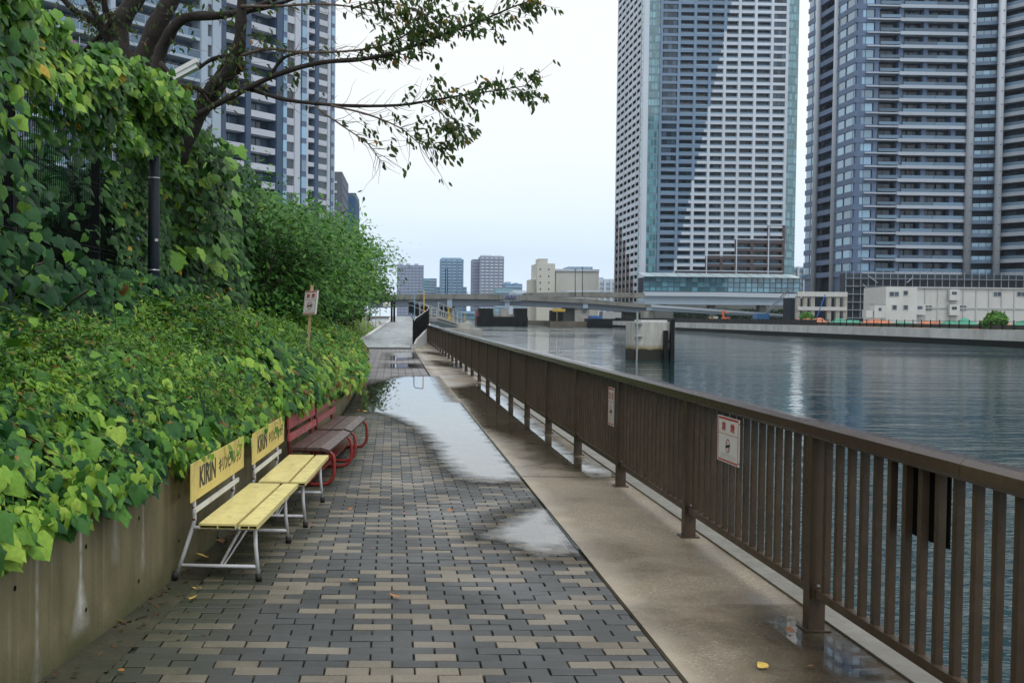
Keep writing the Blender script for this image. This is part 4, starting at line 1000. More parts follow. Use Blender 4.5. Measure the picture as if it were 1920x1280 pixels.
# short leafy shoots on the trunks and the big bough
for k in range(150):
    L = BOUGHS[rs.integers(0, 9)]; c = L[rs.integers(1, len(L))]; x_, y_ = proj(*c)
    if y_ > 225: continue
    dd = Vector((rs.normal(.3, .7), rs.normal(-.3, .5), rs.normal(.1, .6))).normalized(); q = [c]; ln = rs.uniform(.2, .55)
    for j in range(4): dd = (dd + Vector(rs.normal(0, .2, 3)) + Vector((0, 0, -.05))).normalized(); q.append(q[-1] + dd * ln / 4)
    tw.tube(q, [.004, .0034, .0026, .0018, .001], 4, False)
    for j in range(1, 5):
        for z_ in range(rs.integers(0, 3)): LP.append(q[j] + Vector(rs.normal(0, .02, 3))); LT.append(dd * .3 + Vector((.1, 0, -.8)) + Vector(rs.normal(0, .4, 3)))
# the limbs go on above into a thin upper crown
for q_, L in enumerate(BOUGHS[:7] + [main]):
    d = (L[-1] - L[-3]).normalized(); mb = MB(); tips = []
    grow(mb, L[-1], (d + Vector((0, 0, .35))).normalized(), .9, (.10, .10, .045, .03, .03, .035, .03, .045)[q_] * .97, 2, tips, rs, .55, .2)
    mb.build('limb', M_BARK, ch, True)
    for c, dd in tips:
        if proj(*c)[1] < -25 or rs.random() < .25:
            for z_ in range(9): LP.append(c + Vector(rs.normal(0, .12, 3))); LT.append(dd * .3 + Vector((.1, 0, -.8)) + Vector(rs.normal(0, .4, 3)))
tw.build('twigs', M_TWIG, ch, kind='stuff')
P = np.array([list(v) for v in LP]); T = np.array([list(v) for v in LT]); n = len(P)
N = np.array([.1, -.9, .35]) + rs.normal(0, .55, (n, 3))
leaves('crown', P, N, T, rs.uniform(.05, .088, n), np.clip(rs.beta(1.6, 2.0, n) + .12 * (rs.random(n) < .3), 0, 1), LANCE, ML_CHERRY, ch)

# ------------------------------------------------------------------ fallen leaves
n = 420; y = RNG.uniform(4.3, 14, n); off_ = np.abs(RNG.normal(0, .16, n)); P = np.stack([wallx(y) + .02 + off_, y, np.full(n, .006)], 1)
ML_LIT = leafmat('litter_leaf', [(0, (.045, .028, .014)), (.6, (.12, .065, .025)), (.9, (.26, .15, .04)), (1, (.42, .30, .06))], .6)
leaves('leaf_litter', P, np.array([0, 0, 1.]) + rnd(n, .25), rnd(n, 1.), RNG.uniform(.018, .05, n), RNG.beta(1.2, 2.4, n), LANCE, ML_LIT, kind='stuff', label='small brown leaf litter gathered at the foot of the low wall', cat='leaf litter')
LEAF_AT = ['alone on the open concrete strip near the small railing puddle', 'on the concrete strip level with the wide notice', 'with a bent stalk, in the open middle of the paving', 'on a sand coloured paver in front of the first yellow bench', 'on dark pavers by the small slot drain puddle', 'level with the gap between the yellow benches and the drain', 'on the pavers just past the small puddle', 'crumpled beside the front foot of the first yellow bench',
 'lying under the first yellow bench', 'small, on the mossy gutter beside the first yellow bench', 'between the feet of the second yellow bench', 'large, behind the last red bench', 'beside the large orange one behind the last red bench', 'in front of the last red bench', 'small, between the yellow benches and the middle of the paving', 'floating at the foot of a railing post', 'in the puddle by the railing post', 'at the paving edge below the bare wall',
 'tiny, in front of the second yellow bench', 'by the rear foot of the second yellow bench', 'beside another brown one behind the yellow benches', 'against the wall behind the first yellow bench']
M_LF = [mat('fallen_leaf_%s' % c, v, .55, .2, 40) for c, v in (('yellow', (.62, .42, .08)), ('orange', (.45, .16, .04)), ('brown', (.20, .09, .04)))]
for i, (fx, fy, kx, sz) in enumerate(((1434, 1258, 0, .055), (1290, 1052, 2, .05), (750, 1124, 1, .075), (661, 1091, 0, .055), (945, 1064, 1, .05), (763, 966, 1, .055), (842, 961, 1, .045), (380, 1107, 0, .06), (392, 1050, 0, .09), (356, 1128, 0, .045), (590, 986, 1, .04), (672, 770, 1, .13), (688, 773, 0, .07), (705, 795, 0, .07), (700, 1032, 1, .04), (1480, 1190, 2, .05), (1508, 1254, 2, .05), (222, 1260, 1, .06), (655, 958, 1, .04), (430, 1013, 2, .07), (445, 1009, 2, .07), (420, 1020, 2, .06))):
    x_, y_ = gnd(fx, fy); tv, tf = LANCE if i % 3 else HEART
    me = bpy.data.meshes.new('fallen_leaf'); rs2 = np.random.default_rng(i); jz = tv.copy(); jz[:, 2] = -tv[:, 2] * .6 + rs2.uniform(0, .12, len(tv))
    me.from_pydata([tuple(v) for v in jz], [], [tuple(map(int, f)) for f in tf]); me.materials.append(M_LF[kx]); me.update()
    o = bpy.data.objects.new('fallen_leaf', me); link(o); o.location = (x_, y_, .014); o.rotation_euler = (rs2.normal(0, .12), rs2.normal(0, .12), rs2.uniform(0, 6.28)); o.scale = (sz,) * 3
    tag(o, ('yellow', 'orange', 'brown')[kx] + ' fallen leaf ' + LEAF_AT[i], 'leaf', 'fallen leaves on the walk')

# ================================================================== ramp at the end of the walk
def ramp_z(y): return max(0., min(1.55, (y - 52) * .05))
RL = [(-1.80, 51.6), (-1.78, 54), (-1.5, 57), (-1.15, 60), (-.85, 64), (-.60, 67), (-.30, 71), (-.04, 74), (.15, 80), (.2, 90)]
RR = [(.98, 51.6), (.98, 54), (1.15, 57), (1.45, 60), (1.8, 64), (2.1, 67), (2.3, 71), (2.2, 74), (1.6, 80), (1.2, 90)]
mb = MB(); mb.strip([(x, y, ramp_z(y)) for x, y in RL], [(x, y, ramp_z(y)) for x, y in RR])
ramp = mb.build('ramp', M_JOINT, kind='structure')
rp = MB(); y = 51.66; row = 0
_rly, _rlx = [p[1] for p in RL], [p[0] for p in RL]; _rry, _rrx = [p[1] for p in RR], [p[0] for p in RR]
while y < 88:
    L, R_ = np.interp(y, _rly, _rlx) + .02, np.interp(y, _rry, _rrx) - .02; x = L - (.11 if row % 2 else 0)
    while x < R_:
        a, b = max(x, L), min(x + .22, R_)
        if b - a > .04: rp.add([(a, y, ramp_z(y) + .008), (b - .01, y, ramp_z(y) + .008), (b - .01, y + .10, ramp_z(y + .1) + .008), (a, y + .10, ramp_z(y + .1) + .008)], [(0, 1, 2, 3)])
        x += .22
    y += .112; row += 1
rp.build('ramp_pavers', M_PLIGHT, ramp, kind='stuff')
kb = empty('ramp_kerb', (-1.8, 54, 0), 'pale concrete kerb curving up the planted side of the ramp', 'kerb')
for i in range(1, 8):
    (xa, ya), (xb, yb_) = RL[i], RL[i + 1]; za, zb = ramp_z(ya), ramp_z(yb_)
    mb = MB(); wv = .32 if i < 2 else .2
    mb.add([(xa - wv, ya, za - .3), (xa, ya, za - .3), (xa, ya, za + .13), (xa - wv, ya, za + .13), (xb - wv, yb_ - .02, zb - .3), (xb, yb_ - .02, zb - .3), (xb, yb_ - .02, zb + .13), (xb - wv, yb_ - .02, zb + .13)],
           [(0, 1, 2, 3), (7, 6, 5, 4), (0, 4, 5, 1), (1, 5, 6, 2), (2, 6, 7, 3), (3, 7, 4, 0)]); mb.build('kerb_stone', M_CONCN, kb)
MB().b3(-2.12, -1.79, 53.7, 53.97, -.01, .10).build('yellow_end', mat('kerb_yellow', (.70, .40, .05), .6), kb)
rw = empty('ramp_wall', (1.0, 55, 0), 'low pale concrete wall carrying the black ramp railing', 'wall')
for i in range(1, 8):
    (xa, ya), (xb, yb_) = RR[i], RR[i + 1]; za, zb = ramp_z(ya), ramp_z(yb_); t_ = .24
    mb = MB(); mb.add([(xa, ya, -.02), (xa + t_, ya, -.02), (xa + t_, ya, za + .12), (xa, ya, za + .12), (xb, yb_ - .02, -.02), (xb + t_, yb_ - .02, -.02), (xb + t_, yb_ - .02, zb + .12), (xb, yb_ - .02, zb + .12)],
           [(0, 1, 2, 3), (7, 6, 5, 4), (0, 4, 5, 1), (1, 5, 6, 2), (2, 6, 7, 3), (3, 7, 4, 0)]); mb.build('wall_section', M_CONCN, rw)
rr = empty('ramp_railing', (1.1, 55, .1), 'black picket railing with steel handrail curving round the ramp', 'railing')
pk, ps = MB(), []
pl = []
for i in range(1, 9):
    (xa, ya), (xb, yb_) = RR[i], RR[i + 1]; n = 4
    for j in range(n): t_ = j / n; pl.append((xa + (xb - xa) * t_ + .12, ya + (yb_ - ya) * t_))
for i, (x, y) in enumerate(pl):
    z = ramp_z(y) + .12; o = MB().b3(x - .035, x + .035, y - .035, y + .035, z, z + 1.08 + (.12 if i == 0 else 0)).build('post', M_BLACK, rr)
    if i + 1 < len(pl):
        x2, y2 = pl[i + 1]; z2 = ramp_z(y2) + .12
        for j in range(1, 9):
            t_ = j / 9; xx, yy, zz = x + (x2 - x) * t_, y + (y2 - y) * t_, z + (z2 - z) * t_; pk.b3(xx - .011, xx + .011, yy - .011, yy + .011, zz + .15, zz + .92)
        b = MB()
        b.beam((x, y, z + .14), (x2, y2, z2 + .14), .03, .03); b.build('lower_rail', M_BLACK, rr)
        b = MB(); b.beam((x, y, z + .93), (x2, y2, z2 + .93), .03, .03); b.build('upper_rail', M_BLACK, rr)
pk.build('pickets', M_BLACK, rr, kind='stuff')
MB().tube([(x, y, ramp_z(y) + 1.20) for x, y in pl], .024, 8).build('handrail', M_STEEL, rr, True)
MB().tube([(x - .06, y, ramp_z(y) + .85) for x, y in pl], .018, 8).build('handrail', M_STEEL, rr, True)
gp = empty('gate_post', (.06, 75, 1.1), 'black gate post with a folded gate where the ramp levels out', 'gate')
MB().b3(-.02, .12, 74.9, 75.05, 1.15, 2.62).build('post', M_BLACK, gp); MB().b3(.15, .30, 75.1, 75.4, 1.15, 2.55).build('folded_leaf', M_BLACK, gp)
MB().b3(-.55, -.03, 75, 75.02, 2.2, 2.5).build('notice', M_SIGN, gp)
bf = empty('verge_fence', (-1.4, 68, .9), 'thin steel pipe fence beside the ramp verge', 'fence')
for y_ in (60, 63, 66, 69, 72):
    x_ = float(np.interp(y_, _rly, _rlx)) - .5; MB().tube([(x_, y_, ramp_z(y_)), (x_, y_, ramp_z(y_) + 1.0)], .025, 6).build('post', M_STEEL, bf)
MB().tube([(float(np.interp(y_, _rly, _rlx)) - .5, y_, ramp_z(y_) + .95) for y_ in (60, 63, 66, 69, 72)], .02, 6).build('pipe', M_STEEL, bf)

# gangway to the landing stage
M_GANG = mat('gangway_deck', (.42, .38, .31), .7, .1, 2); M_YG = mat('yellow_steel', (.62, .42, .06), .5, .1, 3)
M_ORANGE = mat('orange_plastic', (.62, .16, .05), .6, .15, 3)
ga, gb = Vector((2.55, 74, 1.48)), Vector((5.55, 92, .80))
gw = empty('gangway', tuple(ga), 'grey gangway with tube rails sloping down to the landing stage', 'gangway')
b = MB(); b.beam(ga, gb, 1.3, .1); b.build('deck', M_GANG, gw)
b = MB(); b.beam(ga - Vector((0, 0, .16)), gb - Vector((0, 0, .16)), 1.1, .2); b.build('girder', M_STEEL, gw)
for s in (-.62, .62):
    for h in (.5, 1.0): MB().tube([ga + Vector((s, 0, h)), gb + Vector((s, 0, h))], .045, 6).build('rail', M_STEEL, gw)
    for k in range(7):
        p = ga.lerp(gb, k / 6) + Vector((s, 0, 0)); MB().tube([p, p + Vector((0, 0, 1.0))], .04, 6).build('stanchion', M_YG if k in (2, 6) else M_STEEL, gw)
MB().tube([(1.58, 74, 1.3), (1.58, 74, 3.05), (1.66, 74, 3.25), (2.2, 74, 3.30)], .035, 6).build('gantry', mat('gantry_blue', (.20, .32, .45), .5), gw)
MB().tube([(2.2, 74, 3.30), (2.2, 74, 1.5)], .035, 6).build('gantry_leg', M_YG, gw)
ls = empty('landing_block', (4.6, 72, WATER_Z), 'pale stepped concrete block standing in the water behind the railing', 'pier')
MB().b3(3.5, 5.8, 70, 73.5, -3, .80).build('lower_block', M_CONC, ls); MB().b3(4.3, 5.3, 71, 73, .803, 1.12).build('upper_block', M_CONC, ls)
wc = empty('safety_cone', (2.5, 74, 1.5), 'orange safety cone at the top of the gangway', 'cone')
MB().tube([(2.2, 73, 1.35), (2.2, 73, 2.0)], [.18, .04], 10).build('cone_body', M_ORANGE, wc); MB().b3(2.0, 2.4, 72.8, 73.2, 1.30, 1.34).build('cone_base', M_ORANGE, wc)

# mooring pillar in the river
def tide_mat(name, col, z_weed):
    m, t, out = _new(name); p = pos(t)
    c = mixc(t, maprange(t, noise(t, p, .7, 5), .35, .65), [x * .75 for x in col], col)
    st = maprange(t, noise(t, pos(t, (2.2, 2.2, .25)), 1.0, 6, .65), .5, .7, 0, .6); c = mixc(t, st, c, (.16, .13, .08))
    s = node(t, 'ShaderNodeSeparateXYZ', {0: p}); h = math_(t, 'ADD', s.outputs[2], math_(t, 'MULTIPLY', noise(t, p, 3, 4), .35))
    c = mixc(t, maprange(t, h, z_weed + .16, z_weed + .48, 1, 0), c, (.24, .20, .09))
    c = mixc(t, maprange(t, h, z_weed + .08, z_weed + .16, 1, 0), c, (.018, .018, .012))
    b = node(t, 'ShaderNodeBsdfPrincipled', {'Base Color': c, 'Roughness': .8}); t.links.new(b.outputs[0], out.inputs[0]); return m
M_TIDE = tide_mat('tidal_concrete', (.50, .50, .47), -.42)
pil = empty('mooring_pillar', (17.6, 74.5, WATER_Z), 'square weathered concrete pillar with a black tide line standing in the river', 'pillar')
MB().b3(16.25, 18.95, 73.2, 76, -4, 1.32).build('shaft', M_TIDE, pil); MB().b3(16.75, 18.5, 73.5, 75.6, 1.322, 1.47).build('cap', M_CONCN, pil)
for x_, zt in ((18.28, .78), (18.72, 1.50)): MB().b3(x_ - .13, x_ + .13, 72.85, 73.15, -3, zt).build('fender_post', M_BLACK, pil)
MB().b3(18.42, 18.58, 72.9, 73.1, .0, .14).build('fender_tie', M_BLACK, pil)
MB().tube([(16.38, 73.05, -3), (16.38, 73.05, 2.0)], .06, 8).build('water_gauge', M_STEEL, pil)
for z_ in (.35, 1.2): MB().b3(16.2, 16.75, 73.0, 73.19, z_, z_ + .09).build('bracket', M_STEEL, pil)

# ================================================================== far quay
M_QUAY = mat('quay_panels', (.62, .62, .61), .8, .14, .5, .6, 6, stain=(.30, .28, .22), sscale=(.4, .4, .3), samt=.5)
M_WEED = mat('weed_band', (.008, .010, .009), .7, .3, .6, spec=.2)
qw = empty('quay_wall', (69, 200, WATER_Z), 'pale panelled quay wall with a dark tide band on the far bank', 'wall')
qy = [60 + 2.4 * k for k in range(118)]
emit(qw, 'quay_panel', M_QUAY, [((68.9 + random.uniform(-.02, .02), y_ + 1.2, .02), (.3, 2.37, 1.06), 0) for y_ in qy])
MB().b3(68.72, 69.05, 60, 344, -3.5, -.52).build('tide_band', M_WEED, qw)
MB().b3(68.75, 69.3, 60, 344, .56, .70).build('coping', M_QUAY, qw)
bfn = empty('site_hoarding', (70, 200, .5), 'low black mesh hoarding along the top of the far quay', 'fence')
emit(bfn, 'panel', M_BLACK, [((70.0, y_ + 1.2, 1.18), (.03, 2.36, .95), 0) for y_ in qy if y_ > 178])
emit(bfn, 'post', M_BLACK, [((70.0, y_, 1.15), (.09, .09, 1.25), 0) for y_ in qy])
emit(bfn, 'mesh_panel', mat('dark_green_mesh', (.035, .034, .026), .8), [((70.05, y_ + 1.2, .98), (.02, 2.30, .5), 0) for y_ in qy if y_ <= 178])
emit(bfn, 'rail', M_BLACK, [((70.0, y_ + 1.2, 1.62), (.05, 2.36, .05), 0) for y_ in qy if y_ <= 178])

M_TARPG = mat('green_sheet', (.05, .27, .18), .6, .2, .8, .5, 2); M_TARPO = mat('orange_net', (.48, .17, .09), .75, .2, .8, .5, 2)
def mound(y0, y1, x0, x1, h, seed, m, label):
    rs = np.random.default_rng(seed); nx, ny = 8, 16; vs = []
    for i in range(nx):
        for j in range(ny):
            u, v = i / (nx - 1), j / (ny - 1); z = h * (1 - abs(2 * u - 1) ** 3) * (1 - abs(2 * v - 1) ** 4) * (.62 + .22 * math.sin(j * 1.1 + seed) + .12 * math.sin(j * 2.7 + i + seed) + .22 * rs.random()) + .5
            vs.append((x0 + (x1 - x0) * u, y0 + (y1 - y0) * v + rs.normal(0, .1), z))
    o = MB().add(vs, [(i * ny + j, (i + 1) * ny + j, (i + 1) * ny + j + 1, i * ny + j + 1) for i in range(nx - 1) for j in range(ny - 1)]).build('sheeted_mound', m)
    tag(o, label, 'mound', 'sheeted spoil mounds behind the far hoarding')
for k, (a, b, h, m, lab) in enumerate(((184, 200, 1.75, 0, 'orange netted spoil mound next to the concrete frame'), (172, 183, 1.7, 1, 'green sheeted spoil mound between two orange ones, beside the frame'), (161, 171, 1.6, 0, 'orange netted spoil mound in front of the site hut'), (152, 162, 1.25, 1, 'long low green sheet draped over the hoarding'), (146, 152, 1.5, 0, 'small orange netted mound between green sheets'), (136, 146, 1.75, 1, 'green sheeted mound in front of the site office'), (130, 136, 1.4, 0, 'orange netted mound in front of the site office'), (120, 129.5, 1.65, 1, 'green sheeted mound in front of the office steps'))):
    mound(a, b, 71.5, 76, h * .78, 40 + k, (M_TARPO, M_TARPG)[m], lab)
on = empty('orange_net_fence', (72.5, 110, .5), 'long orange net fence beside the round bush on the far bank', 'fence')
for k in range(10): MB().b3(72.4, 72.44, 95 + k * 2.5, 97.45 + k * 2.5, 1.2, 2.05 + .06 * math.sin(k * 2)).build('net_panel', M_TARPO, on)

# site office of stacked cabins
M_CAB = mat('cabin_white', (.56, .58, .57), .6, .06, .4, stain=(.42, .42, .40), sscale=(.5, .5, .12), samt=.5); M_CABF = mat('cabin_frame', (.44, .46, .46), .5, .1, .5)
GL_DARK = glassmat('dark_glass', (.012, .025, .04), spec=.5); GL_TEAL = glassmat('teal_glass', (.06, .16, .19), var=.85); GL_BLUE = glassmat('blue_glass', (.10, .20, .29), var=.7); GL_ROOM = glassmat('balcony_glass', (.010, .022, .038), var=.95, spec=.35)
off = empty('site_office', (85, 190, .5), 'two storey grey white cabin office behind the sheeted mounds', 'building')
Yo = 190.0; ox0 = atY(1709, 570, Yo)[0]; ox1 = 128.0; ol = atY(1661, 570, Yo - 2)[0]
zt = atY(1800, 541, Yo)[2]; hm = .5 + (zt - .5) / 2
MB().b3(ox0, ox1, Yo, Yo + 9, .5, zt).build('long_block', M_CAB, off); MB().b3(ol, ox0 - .01, Yo - 2, Yo + 7, .5, zt + .12).build('end_block', M_CAB, off)
MB().b3(ox0 - .1, ox1, Yo - .25, Yo + 9.2, zt + .01, zt + .17).build('roof_edge', M_CABF, off)
emit(off, 'cabin_post', M_CABF, [((x_, Yo - .05, (zt + .5) / 2), (.16, .12, zt - .5), 0) for x_ in np.arange(ox0 + .1, ox1, 2.25)])
MB().b3(ox0, ox1, Yo - .12, Yo - .01, hm - .12, hm + .12).build('floor_band', M_CABF, off)
for px_, py_, w_, h_ in ((1787, 550, 1.0, .62), (1870, 551, 1.4, .8), (1914, 551, 1.4, .8), (1720, 577, 1.1, .65), (1740, 577, 1.4, .85), (1785, 577, 1.0, .62), (1805, 577, 1.3, .85)):
    c = atY(px_, py_, Yo); wn = MB().b3(c[0] - w_ / 2, c[0] + w_ / 2, Yo - .09, Yo - .02, c[2] - h_ / 2, c[2] + h_ / 2).build('window', M_CABF, off)
    for s in (-1, 1): MB().box((c[0] + s * w_ * .24, Yo - .10, c[2]), (w_ * .42, .03, h_ * .84)).build('pane', GL_DARK, wn)
for px_, py_ in ((1786, 552), (1722, 579), (1786, 580)):
    c = atY(px_, py_, Yo); MB().box((c[0], Yo - .45, c[2] - .1), (1.75, .7, 1.85)).build('toilet_bay', M_CAB, off)
    MB().box((c[0] - .1, Yo - .82, c[2] + .22), (.85, .04, .5)).build('pane', GL_DARK, off)
for px_, py_ in ((1672, 551), (1681, 551), (1698, 549), (1677, 576), (1698, 576)):
    c = atY(px_, py_, Yo - 2); wn = MB().box((c[0], Yo - 2.04, c[2]), (.85, .07, .85)).build('window', M_CABF, off); MB().box((c[0], Yo - 2.085, c[2]), (.68, .03, .68)).build('pane', GL_DARK, wn)
hut = empty('site_hut', (82, 186, .5), 'small white cabin with one window beside the site office', 'hut')
c = atY(1650, 583, 186); MB().box((c[0], 187, c[2]), (1.9, 2, 2.3)).build('walls', M_CAB, hut); MB().box((c[0], 187, c[2] + 1.2), (2.1, 2.2, .1)).build('roof', M_CABF, hut); MB().box((c[0], 185.97, c[2] + .3), (.5, .04, .5)).build('window', GL_DARK, hut)
MB().box((c[0] - 1.7, 187, c[2] - .5), (1.2, 1.6, 1.2)).build('lower_cabin', M_CAB, hut)

def bush(name, base, r, seed, label, n=2600, leaf=.45, m=None):
    e = empty(name, base, label, 'bush', 'bushes on the far bank'); rs = np.random.default_rng(seed)
    d = unit(rs.normal(0, 1, (n, 3))); rad = r * (.55 + .45 * rs.random(n) ** .5) * (1 + .25 * (clump(d * 2, 2.0, seed) - .5) * 2)
    P = d * rad[:, None] * np.array([1, 1, .85]) + np.array(base) + np.array([0, 0, r * .85])
    MB().tube([base, (base[0], base[1], base[2] + r)], .12, 6).build('trunk', M_BARK, e)
    leaves('crown', P, d + rs.normal(0, .5, (n, 3)) + np.array([0, 0, .4]), rs.normal(0, 1, (n, 3)) + np.array([0, 0, -.4]), leaf * rs.uniform(.6, 1.2, n), rs.beta(2, 2, n), HEART, m or ML_TREE, e)
c = atY(1868, 595, 128); bush('round_bush', (c[0], 128, .6), 1.3, 1, 'round bright green bush in front of the site office', leaf=.3)
c = atY(1512, 597, 225); bush('round_bush', (c[0], 225, .6), 1.6, 2, 'small dark bush in front of the concrete frame', leaf=.35)
c = atY(1848, 600, 130); bush('round_bush', (c[0], 130, .6), .7, 3, 'low shrub beside the round bright bush', 900, .25)

# ================================================================== towers
def seg_box(A, B, u0, u1, z0, z1, d0, d1):
    """box along facade line A-B: u metres along, d metres outwards (left normal reversed so that +d faces the river)"""
    ax, ay = B[0] - A[0], B[1] - A[1]; L = math.hypot(ax, ay); ax /= L; ay /= L; nx, ny = ay, -ax
    u, d = (u0 + u1) / 2, (d0 + d1) / 2
    return ((A[0] + ax * u + nx * d, A[1] + ay * u + ny * d, (z0 + z1) / 2), (abs(u1 - u0), abs(d1 - d0), abs(z1 - z0)), math.atan2(ay, ax))
def pxu(A, B, px_, py_=300):
    """metres along A-B where the photo column px_ meets the facade"""
    r = ray(px_, py_); ax, ay = B[0] - A[0], B[1] - A[1]; L = math.hypot(ax, ay); ax /= L; ay /= L
    det = ax * (-r[1]) - ay * (-r[0]); return (A[0] * r[1] - A[1] * r[0]) / det * -1 * -1 if False else (-(A[0] * r[1] - A[1] * r[0]) / (ax * r[1] - ay * r[0]))
M_TW = mat('tower_white', (.54, .61, .70), .7, .05, .05); M_TS = mat('tower_slate', (.15, .235, .35), .6, .08, .05); M_TG = mat('tower_grey', (.10, .155, .265), .65, .06, .05)
M_TB = mat('tower_brown', (.085, .060, .062), .65, .1, .05); M_TD = mat('tower_recess', (.020, .031, .050), .8, .15, .1, spec=.2); M_COLM = mat('tower_column', (.50, .55, .62), .5, .05, .1)
M_BLUE = mat('tower_blue', (.045, .085, .155), .55, .08, .05); M_RAILG = glassmat('rail_glass', (.06, .11, .165), .2, .6, spec=.4); M_RAILL = glassmat('pale_rail_glass', (.09, .155, .22), .2, .6, spec=.4)

# --- the white and slate tower
t1 = empty('white_slate_tower', (125, 470, 0), 'tall white and slate stepped apartment tower beyond the bridge', 'tower')
A = (atY(1206, 300, 447)[0], 447.); B = (atY(1492, 300, 447)[0], 447.); FH = 3.2; NF = 58; Z0 = 4.0
LW = math.hypot(B[0] - A[0], B[1] - A[1])
MB().b3(A[0] + .3, B[0] - .3, 449.2, 500, 0, Z0 + NF * FH).build('core', M_TD, t1)
U = lambda p: pxu(A, B, p)
bays = [(1240, 1267), (1273, 1298), (1302, 1326), (1330, 1354), (1358, 1381), (1385, 1411), (1415, 1442), (1446, 1470)]
def diag(z): return 1267 + (z - 22) * .93           # photo column of the slate/white step at height z
def brown(px_, z):
    lim = 40 if px_ > 1446 else 34 if px_ > 1384 else 27.5 if px_ > 1329 else 21 if px_ > 1268 else 0
    return z < lim
par = {'w': [], 's': [], 'b': []}; win, rails, teal = [], [], []
for k in range(NF):
    z = Z0 + k * FH
    for a, b in bays:
        c = 'b' if brown(a, z) else ('s' if (a + b) / 2 < diag(z) else 'w')
        ua, ub = U(a) - .1, U(b) + .1
        dg_ = U(min(max(diag(z), 1150), 1500))
        if c != 'b' and ua + .3 < dg_ < ub - .3:
            par['s'].append(seg_box(A, B, ua, dg_, z - .35, z + .75, -2.0, -.02)); par['w'].append(seg_box(A, B, dg_ + .01, ub, z - .35, z + .75, -2.0, -.02))
        else: par[c].append(seg_box(A, B, ua, ub, z - .35, z + .75, -2.0, -.02))
        flush = (a == 1446 and z > 85) or (a == 1240 and z > 62)
        for j in range(3):
            w0 = ua + .3 + (ub - ua - .6) * j / 3; win.append(seg_box(A, B, w0 + .06, w0 + (ub - ua - .6) / 3 - .06, z + .8, z + 2.75, -2.18 if not flush else -.5, -2.1 if not flush else -.25))
        if not flush: rails.append(seg_box(A, B, ua + .15, ub - .15, z + .76, z + 1.28, -.12, -.06))
        for j in (.33, .66):
            pass
    for a, b in ((1214, 1237), (1474, 1493)):
        for j in range(4):
            u0 = U(a) + (U(b) - U(a)) * j / 4; u1 = U(a) + (U(b) - U(a)) * (j + 1) / 4
            teal.append(seg_box(A, B, u0 + .12, u1 - .12, z + .55, z + 2.8, -.4, -.3))
emit(t1, 'white_parapet', M_TW, par['w']); emit(t1, 'slate_parapet', M_TS, par['s']); emit(t1, 'brown_parapet', M_TB, par['b'])
emit(t1, 'window', GL_ROOM, win); emit(t1, 'balcony_rail', M_RAILL, rails); emit(t1, 'glass_pane', GL_TEAL, teal)
piers = {'w': [], 's': [], 'b': []}
edges = [1237] + [(bays[i][1] + bays[i + 1][0]) / 2 for i in range(7)] + [1472]
for e_ in edges:
    zb = {True: 40, False: 0}[e_ > 1440] or (34 if e_ > 1380 else 27 if e_ > 1325 else 21 if e_ > 1268 else 0)
    zd = max(22 + (e_ - 1267) / .93, zb + .1); zt_ = Z0 + NF * FH
    w_ = .55
    if zb > 0: piers['b'].append(seg_box(A, B, U(e_) - w_, U(e_) + w_, 0, zb, -2.05, .05))
    if zd > zb + .5 and e_ > 1268: piers['w'].append(seg_box(A, B, U(e_) - w_, U(e_) + w_, zb + .01, min(zd, zt_), -2.05, .05))
    lo_ = zd if e_ > 1268 else zb
    if lo_ < zt_: piers['s'].append(seg_box(A, B, U(e_) - w_, U(e_) + w_, lo_ + .01, zt_, -2.05, .05))
piers['w'].append(seg_box(A, B, -.4, U(1213.5), 0, Z0 + NF * FH, -2.3, .05)); emit(t1, 'white_pier', M_TW, piers['w']); emit(t1, 'slate_pier', M_TS, piers['s']); emit(t1, 'brown_pier', M_TB, piers['b'])
emit(t1, 'glass_mullion', mat('teal_frame', (.20, .33, .38), .5), [seg_box(A, B, U(a) + (U(b) - U(a)) * j / 4 - .1, U(a) + (U(b) - U(a)) * j / 4 + .1, 0, Z0 + NF * FH, -.5, -.2) for a, b in ((1214, 1237), (1474, 1493)) for j in range(5)])
emit(t1, 'spandrel', mat('teal_spandrel', (.15, .26, .32), .4), [seg_box(A, B, U(a) + .02, U(b) - .02, Z0 + k * FH - .45, Z0 + k * FH + .5, -.6, -.32) for k in range(NF) for a, b in ((1214, 1237), (1474, 1493))])
emit(t1, 'white_frame', M_TW, [seg_box(A, B, U(1268), U(1472), z_, z_ + .35, -.1, .2) for z_ in (21, )] + [seg_box(A, B, U(1329), U(1472), 27.4, 27.75, -.1, .2), seg_box(A, B, U(1384), U(1472), 34, 34.35, -.1, .2), seg_box(A, B, U(1445), U(1472), 40, 40.35, -.1, .2)] + [seg_box(A, B, U(p) - .2, U(p) + .2, 0, z_, .0, .25) for p, z_ in ((1328, 27.4), (1384, 34), (1444, 40), (1268, 21))])
# its river side face
A2 = (A[0], 502.); B2 = (A[0], 447.); L2 = 55.0
lp_, lw, ld = [], [], []
for k in range(NF):
    z = Z0 + k * FH
    for j, (u0, u1) in enumerate(((1, 8), (9, 16), (17.5, 24), (25, 32), (33, 40), (41, 47))):
        lp_.append((seg_box(A2, B2, u0, u1, z - .45, z + 1.25, -1.6, -.02), j, z)); lw.append(seg_box(A2, B2, u0 + .5, u1 - .5, z + 1.3, z + 2.7, -1.68, -1.6))
MB().b3(A[0] + .3, A[0] + 1.7, 449.2, 501.5, 0, Z0 + NF * FH).build('side_core', M_TD, t1)
bz = lambda j: (46, 40, 34, 28, 20, 0)[j]
emit(t1, 'white_parapet', M_TW, [b for b, j, z in lp_ if z >= bz(j)], 150); emit(t1, 'brown_parapet', M_TB, [b for b, j, z in lp_ if z < bz(j)], 150); emit(t1, 'window', GL_ROOM, lw, 100)
